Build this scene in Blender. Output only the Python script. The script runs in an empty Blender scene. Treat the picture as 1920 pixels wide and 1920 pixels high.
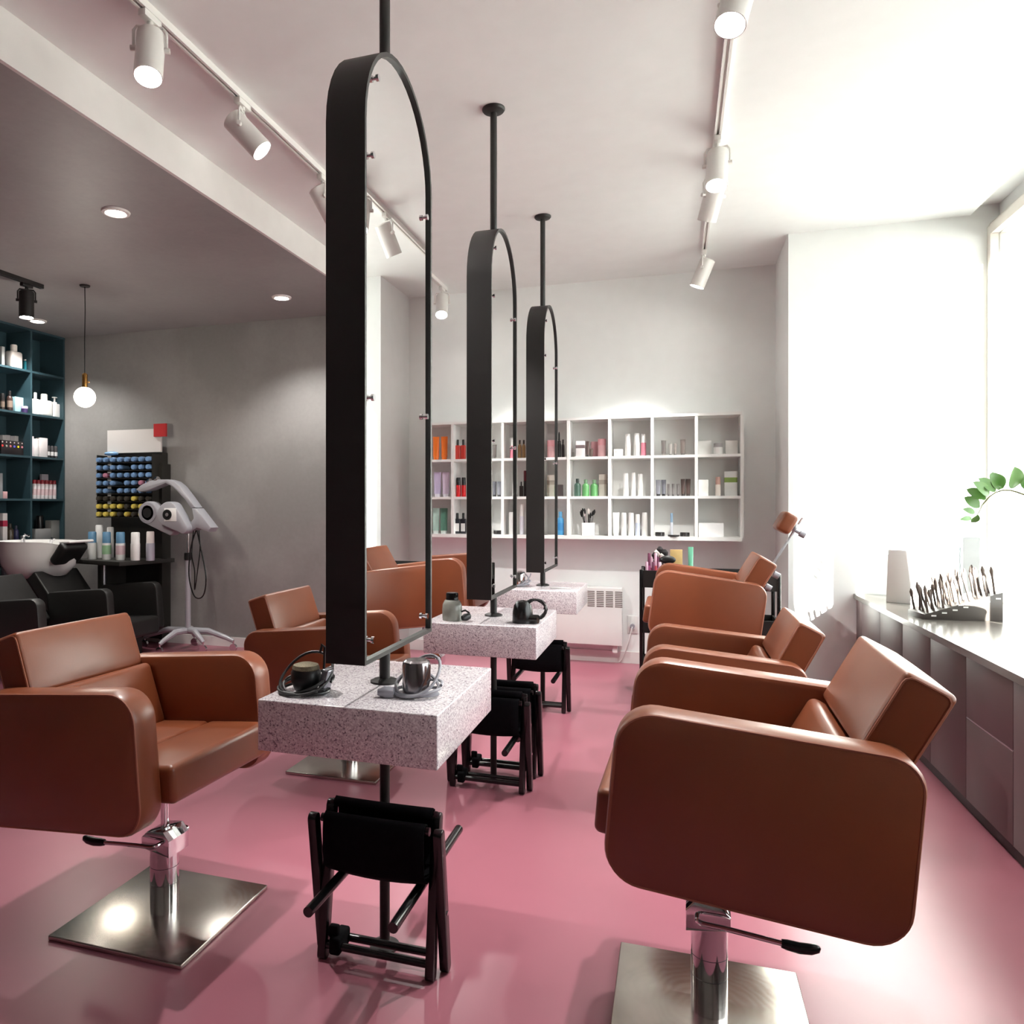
import bpy, math, random
from mathutils import Matrix, Vector
R = math.radians
random.seed(7)
sc = bpy.context.scene
col = sc.collection

# ------------------------------------------------------------------ camera
CX, CY, FPX, YAW, CAMH = 801.7, 947.0, 1409.4, R(18.187), 1.35     # in 1920 x 1920 pixels
cam = bpy.data.cameras.new('camera'); cam.sensor_width = 36.0; cam.sensor_fit = 'HORIZONTAL'
cam.lens = 36.0 * FPX / 1920; cam.shift_x = (960 - CX) / 1920; cam.shift_y = -(960 - CY) / 1920
cam.clip_start = .05; cam.clip_end = 200
camo = bpy.data.objects.new('camera', cam); col.objects.link(camo)
camo.location = (0, 0, CAMH); camo.rotation_euler = (R(90), 0, YAW)
sc.camera = camo

# ------------------------------------------------------------------ sky, sun, exposure
W_SKY, E_SUN, EXPO = 3.4, 52.0, 0.88
world = bpy.data.worlds.new('sky'); sc.world = world; world.use_nodes = True
bg = world.node_tree.nodes['Background']; bg.inputs[0].default_value = (.97, .985, 1, 1); bg.inputs[1].default_value = W_SKY
SUN_DIR = Vector((-.463, 1.0, -.347)).normalized()
sl = bpy.data.lights.new('sun', 'SUN'); sl.energy = E_SUN; sl.angle = R(.6); sl.color = (1, .96, .9)
so = bpy.data.objects.new('sun', sl); col.objects.link(so); so.location = (6, -8, 8)
so.rotation_euler = SUN_DIR.to_track_quat('-Z', 'Y').to_euler()
# sampling portal in the window band: gives no light of its own, only guides the sky's rays
pl = bpy.data.lights.new('window_portal', 'AREA'); pl.shape = 'RECTANGLE'; pl.size = 4.95; pl.size_y = 2.5; pl.cycles.is_portal = True
po = bpy.data.objects.new('window_portal', pl); col.objects.link(po); po.location = (2.12, 3.46, 1.97); po.rotation_euler = (0, R(90), 0)
po.rotation_euler = Vector((-1, 0, 0)).to_track_quat('-Z', 'Y').to_euler()
sc.view_settings.view_transform = 'Standard'; sc.view_settings.look = 'None'
sc.view_settings.exposure = EXPO; sc.view_settings.gamma = 1.0; sc.view_settings.use_curve_mapping = False
SPOT_W, DOWN_W, PEND_W = 100.0, 95.0, 12.0
try:
    cy = sc.cycles; cy.use_denoising = True; cy.max_bounces = 10; cy.diffuse_bounces = 5; cy.glossy_bounces = 5
    cy.transparent_max_bounces = 10; cy.sample_clamp_indirect = 6.0; cy.caustics_reflective = False; cy.caustics_refractive = False
except Exception: pass

# ------------------------------------------------------------------ pixel -> world (at a real depth)
_f = (-math.sin(YAW), math.cos(YAW)); _r = (math.cos(YAW), math.sin(YAW))
def _ray(u, v):
    a = (u - CX) / FPX
    return (_f[0] + a * _r[0], _f[1] + a * _r[1], -(v - CY) / FPX)
def ux(u, Y):  # X of image column u on the plane Y
    d = _ray(u, CY); return d[0] * Y / d[1]
def uy(u, X):  # Y of image column u on the plane X
    d = _ray(u, CY); return d[1] * X / d[0]
def atY(u, v, Y):
    d = _ray(u, v); t = Y / d[1]; return Vector((d[0] * t, Y, CAMH + d[2] * t))

# ------------------------------------------------------------------ materials
MATS = {}
def srgb(c):
    f = lambda x: x / 12.92 if x <= .04045 else ((x + .055) / 1.055) ** 2.4
    return tuple(f(x / 255.) for x in c)
def mat(name, rgb, rough=.5, metal=0., spec=.5, coat=0., var=.06, scale=8., bump=0., bscale=200., emit=0., trans=0., coat_rough=.1, lin=None):
    if name in MATS: return MATS[name]
    m = bpy.data.materials.new(name); m.use_nodes = True; nt = m.node_tree; N = nt.nodes; L = nt.links
    b = N['Principled BSDF']; c = lin or srgb(rgb)
    tc = N.new('ShaderNodeTexCoord'); nz = N.new('ShaderNodeTexNoise'); nz.inputs['Scale'].default_value = scale; nz.inputs['Detail'].default_value = 4
    L.new(tc.outputs['Object'], nz.inputs['Vector'])
    mr = N.new('ShaderNodeMapRange'); mr.inputs[1].default_value = .3; mr.inputs[2].default_value = .7; mr.inputs[3].default_value = 1 - var; mr.inputs[4].default_value = 1 + var
    L.new(nz.outputs['Fac'], mr.inputs[0])
    mx = N.new('ShaderNodeVectorMath'); mx.operation = 'SCALE'; mx.inputs[0].default_value = c
    L.new(mr.outputs[0], mx.inputs['Scale']); L.new(mx.outputs[0], b.inputs['Base Color'])
    b.inputs['Roughness'].default_value = rough; b.inputs['Metallic'].default_value = metal; b.inputs['Specular IOR Level'].default_value = spec
    b.inputs['Coat Weight'].default_value = coat; b.inputs['Coat Roughness'].default_value = coat_rough
    if emit: b.inputs['Emission Color'].default_value = (*c, 1); b.inputs['Emission Strength'].default_value = emit
    if trans: b.inputs['Transmission Weight'].default_value = trans
    if bump:
        n2 = N.new('ShaderNodeTexNoise'); n2.inputs['Scale'].default_value = bscale; n2.inputs['Detail'].default_value = 3
        L.new(tc.outputs['Object'], n2.inputs['Vector'])
        bp = N.new('ShaderNodeBump'); bp.inputs['Strength'].default_value = bump; bp.inputs['Distance'].default_value = .002
        L.new(n2.outputs['Fac'], bp.inputs['Height']); L.new(bp.outputs[0], b.inputs['Normal'])
    MATS[name] = m; return m

def plaster(name, rgb, patch, rough=.6, var=.1, spec=.4):
    """grey trowelled paint with large soft patches"""
    m = mat(name, rgb, rough=rough, spec=spec, var=.03, scale=30., bump=.12, bscale=60.)
    nt = m.node_tree; N = nt.nodes; L = nt.links; b = N['Principled BSDF']
    tc = N.new('ShaderNodeTexCoord'); nz = N.new('ShaderNodeTexNoise'); nz.inputs['Scale'].default_value = patch; nz.inputs['Detail'].default_value = 6; nz.inputs['Roughness'].default_value = .6
    L.new(tc.outputs['Object'], nz.inputs['Vector'])
    mr = N.new('ShaderNodeMapRange'); mr.inputs[1].default_value = .42; mr.inputs[2].default_value = .6; mr.inputs[3].default_value = 1 - var; mr.inputs[4].default_value = 1 + var
    L.new(nz.outputs['Fac'], mr.inputs[0])
    s = b.inputs['Base Color'].links[0].from_node
    mx = N.new('ShaderNodeVectorMath'); mx.operation = 'SCALE'; L.new(s.outputs[0], mx.inputs[0]); L.new(mr.outputs[0], mx.inputs['Scale'])
    L.new(mx.outputs[0], b.inputs['Base Color']); return m

white_paint = mat('white_paint', (238, 241, 240), rough=.7, var=.015, spec=.3)
fascia_paint = mat('fascia_paint', (222, 220, 217), rough=.6, var=.02, spec=.3)
grey_wall = plaster('grey_plaster', (142, 140, 138), 1.1, rough=.55)
grey_ceil = plaster('grey_ceiling_paint', (146, 145, 144), .8, rough=.48, var=.06, spec=.4)
skirt_white = mat('white_skirting', (228, 226, 224), rough=.45, var=.02)
frame_white = mat('white_window_frame', (214, 208, 200), rough=.4, var=.02)
plaster_blocker = mat('blocker_render', (190, 186, 178), rough=.9, var=.05, scale=3)
black_metal = mat('black_metal', (32, 30, 29), rough=.5, var=.08, spec=.4)
black_gloss = mat('black_lacquer', (16, 16, 17), rough=.25, var=.1)
black_fabric = mat('black_fabric', (14, 14, 17), rough=.95, var=.15, scale=60, bump=.3, bscale=600, spec=.1)
chrome = mat('chrome', (225, 225, 228), rough=.06, metal=1., var=.01)
leather = mat('cognac_leather', (0, 0, 0), lin=(.200, .052, .018), rough=.40, spec=.5, coat=.25, coat_rough=.28, var=.06, scale=5, bump=.10, bscale=420)
leather_seam = mat('leather_thread', (150, 92, 70), rough=.6)
black_leather = mat('black_leather', (22, 21, 20), rough=.45, var=.1, bump=.1, bscale=400)
white_enamel = mat('white_enamel', (232, 232, 230), rough=.35, var=.01)
ceramic = mat('white_ceramic', (236, 235, 232), rough=.12, var=.01, spec=.6)
brass = mat('brass', (196, 150, 84), rough=.22, metal=1.)
teal_paint = mat('teal_paint', (46, 70, 78), rough=.45, var=.08, scale=5)
shelf_white = mat('white_melamine', (238, 238, 236), rough=.4, var=.01)
cabinet_brown = mat('brown_grey_laminate', (80, 62, 63), rough=.5, var=.04, scale=3)
counter_top = mat('counter_laminate', (104, 99, 94), rough=.2, var=.05, scale=4)
plinth_black = mat('black_plinth', (24, 21, 20), rough=.5)
alu = mat('aluminium', (190, 190, 195), rough=.3, metal=1.)
grey_plastic = mat('grey_plastic', (150, 150, 158), rough=.38, var=.03)
dark_plastic = mat('dark_plastic', (22, 22, 23), rough=.4)
lens_glow = mat('lamp_lens', (255, 250, 242), emit=40., var=0)
down_glow = mat('downlight_lens', (255, 248, 236), emit=12., var=0)
globe_glow = mat('opal_globe', (255, 244, 224), emit=7., var=0)

# pink sheet floor
m = mat('pink_vinyl', (0, 0, 0), lin=(.335, .116, .154), rough=.33, spec=.5, var=.05, scale=2.2, bump=.05, bscale=500); pink_floor = m
# granite
def granite():
    m = bpy.data.materials.new('speckled_granite'); m.use_nodes = True; nt = m.node_tree; N = nt.nodes; L = nt.links; b = N['Principled BSDF']
    tc = N.new('ShaderNodeTexCoord')
    v1 = N.new('ShaderNodeTexVoronoi'); v1.inputs['Scale'].default_value = 250; v1.inputs['Randomness'].default_value = 1
    L.new(tc.outputs['Object'], v1.inputs['Vector'])
    cr = N.new('ShaderNodeValToRGB'); e = cr.color_ramp; e.interpolation = 'CONSTANT'
    cols = [(0, (136, 126, 134)), (.06, (186, 176, 182)), (.22, (212, 204, 208)), (.48, (228, 222, 224)), (.74, (200, 190, 196)), (.88, (236, 232, 233))]
    e.elements[0].position = 0; e.elements[0].color = (*srgb(cols[0][1]), 1)
    e.elements[1].position = cols[1][0]; e.elements[1].color = (*srgb(cols[1][1]), 1)
    for p, c in cols[2:]:
        x = e.elements.new(p); x.color = (*srgb(c), 1)
    sp = N.new('ShaderNodeSeparateColor'); L.new(v1.outputs['Color'], sp.inputs[0]); L.new(sp.outputs[0], cr.inputs[0])
    L.new(cr.outputs[0], b.inputs['Base Color']); b.inputs['Roughness'].default_value = .16; b.inputs['Specular IOR Level'].default_value = .5
    return m
granite_mat = granite()
def mirror_mat():
    m = bpy.data.materials.new('mirror_silver'); m.use_nodes = True; nt = m.node_tree; N = nt.nodes; b = N['Principled BSDF']
    nz = N.new('ShaderNodeTexNoise'); nz.inputs['Scale'].default_value = 3
    mr = N.new('ShaderNodeMapRange'); mr.inputs[3].default_value = .90; mr.inputs[4].default_value = .92
    nt.links.new(nz.outputs['Fac'], mr.inputs[0]); cc = N.new('ShaderNodeCombineColor')
    for i in range(3): nt.links.new(mr.outputs[0], cc.inputs[i])
    nt.links.new(cc.outputs[0], b.inputs['Base Color']); b.inputs['Metallic'].default_value = 1; b.inputs['Roughness'].default_value = .0
    return m
mirror_silver = mirror_mat()
def pane_mat():
    m = bpy.data.materials.new('window_glass'); m.use_nodes = True; nt = m.node_tree; N = nt.nodes; L = nt.links
    out = N['Material Output']; N.remove(N['Principled BSDF'])
    t = N.new('ShaderNodeBsdfTransparent'); t.inputs[0].default_value = (.95, .97, .96, 1); g = N.new('ShaderNodeBsdfGlossy'); g.inputs['Roughness'].default_value = .0
    lw = N.new('ShaderNodeLayerWeight'); lw.inputs[0].default_value = .5; pw = N.new('ShaderNodeMath'); pw.operation = 'POWER'; pw.inputs[1].default_value = 5
    L.new(lw.outputs['Facing'], pw.inputs[0]); fr = N.new('ShaderNodeMapRange'); fr.inputs[3].default_value = .03; fr.inputs[4].default_value = .6
    L.new(pw.outputs[0], fr.inputs[0]); mx = N.new('ShaderNodeMixShader')
    L.new(fr.outputs[0], mx.inputs[0]); L.new(t.outputs[0], mx.inputs[1]); L.new(g.outputs[0], mx.inputs[2]); L.new(mx.outputs[0], out.inputs[0]); return m
pane_glass = pane_mat()
def steel_plate():
    m = mat('brushed_steel', (196, 190, 182), rough=.26, metal=1., var=.05, scale=12)
    nt = m.node_tree; N = nt.nodes; L = nt.links; b = N['Principled BSDF']
    tc = N.new('ShaderNodeTexCoord'); wv = N.new('ShaderNodeTexWave'); wv.wave_type = 'RINGS'; wv.rings_direction = 'Z'; wv.inputs['Scale'].default_value = 14; wv.inputs['Distortion'].default_value = 9; wv.inputs['Detail'].default_value = 3
    nz = N.new('ShaderNodeTexNoise'); nz.inputs['Scale'].default_value = 5; nz.inputs['Detail'].default_value = 8
    L.new(tc.outputs['Object'], wv.inputs['Vector']); L.new(tc.outputs['Object'], nz.inputs['Vector'])
    ad = N.new('ShaderNodeMath'); ad.operation = 'MULTIPLY'; L.new(wv.outputs['Fac'], ad.inputs[0]); L.new(nz.outputs['Fac'], ad.inputs[1])
    mr = N.new('ShaderNodeMapRange'); mr.inputs[3].default_value = .205; mr.inputs[4].default_value = .235; mr.inputs[2].default_value = .6
    L.new(ad.outputs[0], mr.inputs[0]); L.new(mr.outputs[0], b.inputs['Roughness']); return m
steel = steel_plate()

# ------------------------------------------------------------------ mesh builder
class B:
    def __init__(s): s.v = []; s.f = []
    def add(s, vs, fs, T=None):
        o = len(s.v)
        s.v += [tuple(T @ Vector(p)) if T else tuple(p) for p in vs]; s.f += [tuple(i + o for i in f) for f in fs]; return s
    def box(s, x0, x1, y0, y1, z0, z1, T=None):
        vs = [(x, y, z) for z in (z0, z1) for y in (y0, y1) for x in (x0, x1)]
        return s.add(vs, [(0, 2, 3, 1), (4, 5, 7, 6), (0, 1, 5, 4), (2, 6, 7, 3), (0, 4, 6, 2), (1, 3, 7, 5)], T)
    def rb(s, c, size, r, k=3, T=None, bulge=(0, 0, 0), m=3):
        h = [x / 2 for x in size]; r = min(r, min(h) * .999)
        ax = []
        for a in range(3):
            g = [-h[a] + r * i / k for i in range(k)] + [-(h[a] - r) + 2 * (h[a] - r) * i / m for i in range(m + 1)] + [h[a] - r + r * (i + 1) / k for i in range(k)]
            ax.append(g)
        vs, idx, fs = [], {}, []
        def V(p):
            key = tuple(round(x, 6) for x in p)
            if key in idx: return idx[key]
            q = [max(-(h[a] - r), min(h[a] - r, p[a])) for a in range(3)]; d = [p[a] - q[a] for a in range(3)]; n = math.sqrt(sum(x * x for x in d)) or 1
            w = [q[a] + r * d[a] / n for a in range(3)]
            if any(bulge):
                t = [1 - min(1, (w[a] / h[a]) ** 2) for a in range(3)]
                w = [w[a] + bulge[a] * (w[a] / h[a]) * t[(a + 1) % 3] * t[(a + 2) % 3] for a in range(3)]
            idx[key] = len(vs); vs.append(tuple(w[a] + c[a] for a in range(3))); return idx[key]
        for a in range(3):
            b_, c_ = (a + 1) % 3, (a + 2) % 3
            for sg in (-1, 1):
                for i in range(len(ax[b_]) - 1):
                    for j in range(len(ax[c_]) - 1):
                        q = []
                        for di, dj in ((0, 0), (1, 0), (1, 1), (0, 1)):
                            p = [0, 0, 0]; p[a] = sg * h[a]; p[b_] = ax[b_][i + di]; p[c_] = ax[c_][j + dj]; q.append(V(p))
                        fs.append(tuple(q if sg > 0 else q[::-1]))
        return s.add(vs, fs, T)
    def cyl(s, p0, p1, r0, r1=None, n=16, caps=True):
        p0, p1 = Vector(p0), Vector(p1); r1 = r0 if r1 is None else r1
        z = (p1 - p0).normalized(); x = z.orthogonal().normalized(); y = z.cross(x)
        vs = []
        for p, r in ((p0, r0), (p1, r1)):
            vs += [p + (x * math.cos(2 * math.pi * i / n) + y * math.sin(2 * math.pi * i / n)) * r for i in range(n)]
        fs = [(i, (i + 1) % n, n + (i + 1) % n, n + i) for i in range(n)]
        if caps: fs += [tuple(range(n))[::-1], tuple(range(n, 2 * n))]
        return s.add(vs, fs)
    def tube(s, pts, r, n=8, closed=False):
        P = [Vector(p) for p in pts]; N = len(P); vs = []; up = None
        for i, p in enumerate(P):
            a = P[(i - 1) % N] if (closed or i) else p; c = P[(i + 1) % N] if (closed or i < N - 1) else p
            t = (c - a).normalized()
            if up is None: up = t.orthogonal().normalized()
            up = (up - t * up.dot(t)); up = up.normalized() if up.length > 1e-6 else t.orthogonal().normalized()
            w = t.cross(up); rr = r[i] if isinstance(r, (list, tuple)) else r
            vs += [p + (up * math.cos(2 * math.pi * k / n) + w * math.sin(2 * math.pi * k / n)) * rr for k in range(n)]
        fs = []
        for i in range(N if closed else N - 1):
            j = (i + 1) % N
            fs += [(i * n + k, i * n + (k + 1) % n, j * n + (k + 1) % n, j * n + k) for k in range(n)]
        if not closed: fs += [tuple(range(n))[::-1], tuple(range((N - 1) * n, N * n))]
        return s.add(vs, fs)
    def lathe(s, prof, n=20, T=None):
        vs = []; fs = []
        for r, z in prof: vs += [(r * math.cos(2 * math.pi * i / n), r * math.sin(2 * math.pi * i / n), z) for i in range(n)]
        for k in range(len(prof) - 1): fs += [(k * n + i, k * n + (i + 1) % n, (k + 1) * n + (i + 1) % n, (k + 1) * n + i) for i in range(n)]
        fs += [tuple(range(n))[::-1], tuple(range((len(prof) - 1) * n, len(prof) * n))]
        return s.add(vs, fs, T)
    def sph(s, c, r, nu=18, nv=12, sc_=(1, 1, 1), T=None):
        prof = [(max(1e-4, math.sin(math.pi * i / nv)), -math.cos(math.pi * i / nv)) for i in range(nv + 1)]
        b = B().lathe(prof, nu)
        return s.add([(c[0] + x * r * sc_[0], c[1] + y * r * sc_[1], c[2] + z * r * sc_[2]) for x, y, z in b.v], b.f, T)
    def prism(s, poly, a0, a1, plane='xz', ch=0., T=None):
        """extrude a closed 2-D outline along the third axis, with chamfered rims"""
        n = len(poly); cx_ = sum(p[0] for p in poly) / n; cy_ = sum(p[1] for p in poly) / n
        def inset(d):
            out = []
            for i in range(n):
                p0, p, p1 = Vector(poly[i - 1]), Vector(poly[i]), Vector(poly[(i + 1) % n])
                e0 = (p - p0).normalized(); e1 = (p1 - p).normalized(); nn = Vector((-(e0 + e1).y, (e0 + e1).x))
                nn = nn.normalized() if nn.length > 1e-6 else Vector((-e0.y, e0.x))
                out.append(p + nn * d * sgn)
            return out
        area = sum(poly[i][0] * poly[(i + 1) % n][1] - poly[(i + 1) % n][0] * poly[i][1] for i in range(n)); sgn = 1 if area > 0 else -1
        layers = [(a0, ch), (a0 + ch * .3, ch * .3), (a0 + ch, 0), (a1 - ch, 0), (a1 - ch * .3, ch * .3), (a1, ch)] if ch else [(a0, 0), (a1, 0)]
        mk = {'xz': lambda p, a: (p[0], a, p[1]), 'xy': lambda p, a: (p[0], p[1], a), 'yz': lambda p, a: (a, p[0], p[1])}[plane]
        vs = []
        for a, d in layers: vs += [mk(p, a) for p in (inset(d) if d else poly)]
        fs = []
        for k in range(len(layers) - 1): fs += [(k * n + i, k * n + (i + 1) % n, (k + 1) * n + (i + 1) % n, (k + 1) * n + i) for i in range(n)]
        fs += [tuple(range(n))[::-1], tuple(range((len(layers) - 1) * n, len(layers) * n))]
        flip = (sgn < 0) != (plane == 'xz')
        if flip: fs = [f[::-1] for f in fs]
        return s.add(vs, fs, T)
    def mesh(s, name, material, angle=35, smooth=True):
        me = bpy.data.meshes.new(name); me.from_pydata(s.v, [], s.f); me.update()
        if smooth:
            me.polygons.foreach_set('use_smooth', [True] * len(me.polygons)); me.set_sharp_from_angle(angle=R(angle))
        me.materials.append(material); return me

def smooth(pts, k=6):
    P = [Vector(p) for p in pts]; P = [P[0]] + P + [P[-1]]; out = []
    for i in range(1, len(P) - 2):
        for j in range(k):
            t = j / k; a, b, c, d = P[i - 1], P[i], P[i + 1], P[i + 2]
            out.append(.5 * ((2 * b) + (c - a) * t + (2 * a - 5 * b + 4 * c - d) * t * t + (3 * b - a - 3 * c + d) * t ** 3))
    return out + [P[-1]]

def rrect(x0, x1, z0, z1, r, k=6):
    """rounded rectangle outline; r = one radius or (br, tr, tl, bl)"""
    r = r if isinstance(r, tuple) else (r,) * 4; out = []
    for (cx, cz, a0), rr in zip(((x1, z0, -90), (x1, z1, 0), (x0, z1, 90), (x0, z0, 180)), r):
        ox = cx + (-rr if cx == x1 else rr); oz = cz + (-rr if cz == z1 else rr)
        for i in range(k + 1):
            a = R(a0 + 90 * i / k); out.append((ox + rr * math.cos(a), oz + rr * math.sin(a)))
    return out

# ------------------------------------------------------------------ objects
def tag(o, label, cat, group=None):
    o['label'] = label; o['category'] = cat
    if group: o['group'] = group
    return o
def thing(name, label, cat, loc=(0, 0, 0), rz=0., group=None):
    o = bpy.data.objects.new(name, None); o.empty_display_size = .05; col.objects.link(o)
    o.location = loc; o.rotation_euler = (0, 0, rz); return tag(o, label, cat, group)
def obj(name, b, material=None, parent=None, loc=(0, 0, 0), rot=(0, 0, 0), angle=35, label=None):
    me = b if isinstance(b, bpy.types.Mesh) else b.mesh(name, material, angle)
    o = bpy.data.objects.new(name, me); col.objects.link(o); o.parent = parent; o.location = loc; o.rotation_euler = rot
    if label: o['label'] = label
    return o
def struct(name, b, material, parent=None):
    o = obj(name, b, material, parent)
    if parent is None: o['kind'] = 'structure'
    return o
def box(*a): return B().box(*a)
def copy_tree(o, parent=None):
    c = o.copy(); col.objects.link(c); c.parent = parent
    for ch in list(o.children): copy_tree(ch, c)
    return c

# ================================================================== the room
ZC, ZG = 3.293, 3.083          # white ceiling, lowered grey ceiling
XF = -2.489                    # edge of the lowered ceiling
YB, YG, YR = 6.645, 6.236, 5.926   # white back wall, grey back wall, white wall by the window
XW = 2.03                      # window plane
XL, YF = -6.33, -2.8           # left wall, wall behind the camera
XR = .775                      # corner of the wall by the window
struct('floor', box(XL, XW + .1, YF, YB, -.12, 0), pink_floor)
struct('ceiling', box(XF, 1.885, YF, YB, ZC, ZC + .2), white_paint)
struct('ceiling_lowered', box(XL, XF - .02, YF, YG, ZG, ZG + .4), grey_ceil)
struct('trim_1', box(XF - .02, XF, YF, YG, ZG, ZC), fascia_paint)
struct('wall_back', box(XF, XR + .02, YB, YB + .15, 0, ZC), white_paint)
struct('wall_back_grey', box(XL - .1, XF - .002, YG, YG + .15, 0, ZG), grey_wall)
struct('wall_back_return', box(XF - .15, XF, YG + .15, YB + .15, 0, ZC), white_paint)
struct('wall_right_return', box(XR, XW + .35, YR, YR + .9, 0, ZC + .3), white_paint)
struct('wall_left', box(XL - .15, XL, YF, YG, 0, ZG), grey_wall)
struct('wall_front', box(XL - .15, XW + .3, YF - .15, YF, 0, ZC + .3), grey_wall)
struct('wall_right', box(XW - .03, XW + .25, YF, YR, 0, .70), white_paint)
struct('wall_right_header', box(XW + .02, XW + .25, YF, YR, 3.2, ZC + .3), white_paint)
struct('ceiling_recess', box(1.885, XW + .25, YF, YR, ZC + .06, ZC + .2), white_paint)
struct('trim_3', box(XW - .035, XW + .02, YF, YR, 3.2, 3.225), frame_white)
struct('baseboard_back', B().box(XF, XR, YB - .018, YB, 0, .098), skirt_white)
struct('baseboard_grey', B().box(XL, XF, YG - .015, YG, 0, .09), skirt_white)
struct('sun_blocker_wing', box(XW + .25, XW + 1.605, -7, -.1, 0, 9), plaster_blocker)  # unseen wing added to keep sun off the floor, chairs and back wall
struct('ground_bounce_cut', box(XW + .26, 7.5, -60, 60, -.4, -.2), mat('bounce_cut_dark', (62, 62, 64), rough=.9))  # unseen dark strip, added to weaken bounced light on the ceiling near the window
struct('ground', box(7.5, 60, -60, 60, -.4, -.2), mat('pavement', (206, 205, 202), rough=.9))

# windows: one unit between each pair of mullions
MUL = [5.90 - .975 * i for i in range(6)]
for i in range(5):  # fifth unit, out of view, added to brighten the sides facing the camera
    y1, y0 = MUL[i] , MUL[i + 1]
    w = bpy.data.objects.new('window_%d' % (i + 1), None); col.objects.link(w); w['kind'] = 'structure'; w.location = (XW, (y0 + y1) / 2, .73)
    hy = (y1 - y0) / 2
    obj('mullion', box(-.05, .05, hy - .028, hy + .026, 0, 2.47), frame_white, w)
    if i == 4: obj('mullion', box(-.05, .05, -hy - .03, -hy + .03, 0, 2.47), frame_white, w)
    obj('bottom_rail', box(-.05, .05, -hy + .026, hy - .028, 0, .055), frame_white, w)
    obj('top_rail', box(-.05, .05, -hy + .026, hy - .028, 2.41, 2.47), frame_white, w)
    obj('pane', box(-.004, .004, -hy + .026, hy - .028, .055, 2.41), pane_glass, w)
struct('wall_right_pier', box(XW - .05, XW + .25, YF, MUL[5] - .03, .70, 3.2), white_paint)

# ================================================================== styling stations
PX = -.843; STY = [2.146, 3.603, 5.05]; ZT = .808
which = ['nearest', 'middle', 'farthest']
def arch(hw, z0, zt, inset=0., k=20):
    hw -= inset; r = hw; zs = zt - inset - r; out = [(-hw, z0 + inset), (hw, z0 + inset)]
    for i in range(k + 1):
        a = math.pi * i / k; out.append((r * math.cos(a), zs + r * math.sin(a)))
    return out
def frame_mesh(hw, z0, zt, t, d):
    o, n = arch(hw, z0, zt), arch(hw, z0, zt, t); N = len(o); b = B(); vs = []
    for ring in (o, n):
        for x in (-d, d): vs += [(x, p[0], p[1]) for p in ring]
    fs = []
    for i in range(N):
        j = (i + 1) % N; O0, O1, I0, I1 = 0, N, 2 * N, 3 * N
        fs += [(O0 + i, O0 + j, O1 + j, O1 + i)[::-1], (I0 + i, I0 + j, I1 + j, I1 + i), (O1 + i, O1 + j, I1 + j, I1 + i)[::-1], (O0 + i, O0 + j, I0 + j, I0 + i)]
    return b.add(vs, fs)
HW, MB, MT, MD = .291, .92, 2.683, .0575
fm = frame_mesh(HW, MB, MT, .012, MD).mesh('frame', black_metal, 30)
gm = B().prism(arch(HW, MB, MT, .0125), -.048, .048, 'yz').mesh('glass', mirror_silver, 30, smooth=False)
clip = B()
clip.cyl((.048, 0, 0), (.054, 0, 0), .005, n=12).cyl((.054, 0, 0), (.062, 0, 0), .0095, n=16)
clip_me = clip.mesh('clip', chrome)
clip2 = B(); clip2.cyl((-.048, 0, 0), (-.054, 0, 0), .005, n=12).cyl((-.054, 0, 0), (-.062, 0, 0), .0095, n=16)
clip2_me = clip2.mesh('clip', chrome)
for i, y in enumerate(STY):
    m = thing('standing_mirror', ['tall black arched mirror nearest the camera, on a pole', 'middle of the three black arched pole mirrors', 'farthest of the three black arched pole mirrors, nearest the white shelf'][i], 'mirror', (PX, y, 0), 0, 'double-sided arched mirrors on poles')
    obj('frame', fm, None, m); obj('glass', gm, None, m, label='silvered mirror glass')
    obj('upper_pole', B().cyl((0, 0, MT - .005), (0, 0, ZC), .0165, n=20), black_metal, m)
    obj('lower_pole', B().cyl((0, 0, ZT), (0, 0, MB + .006), .0165, n=20), black_metal, m)
    obj('ceiling_flange', B().lathe([(.02, ZC - .022), (.05, ZC - .014), (.056, ZC - .006), (.056, ZC)], 28), black_metal, m)
    obj('table_flange', B().lathe([(.044, ZT), (.044, ZT + .006), (.03, ZT + .012), (.018, ZT + .014)], 28), black_metal, m)
    for yy, zz in ((-.235, 2.31), (.235, 2.31), (-.235, 1.645), (.235, 1.645), (-.235, .98), (.235, .98), (-.20, 2.54)):
        obj('clip', clip_me, None, m, (0, yy, zz), label='small chrome glass fixing'); obj('clip', clip2_me, None, m, (0, yy, zz), label='small chrome glass fixing')
    t = thing('granite_table', ['speckled pink-grey granite slab table nearest the camera on a black post', 'middle speckled granite slab table on a black post', 'farthest speckled granite slab table, by the white heater'][i], 'table', (PX, y, 0), 0, 'granite station tables')
    obj('slab', B().rb((0, 0, ZT - .0715), (.526, .60, .143), .004, k=2, m=1), granite_mat, t)
    obj('post', B().cyl((0, 0, 0), (0, 0, ZT - .143), .0155, n=20), black_metal, t)
    obj('floor_flange', B().lathe([(.045, 0), (.045, .006), (.018, .01)], 24), black_metal, t)

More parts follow.
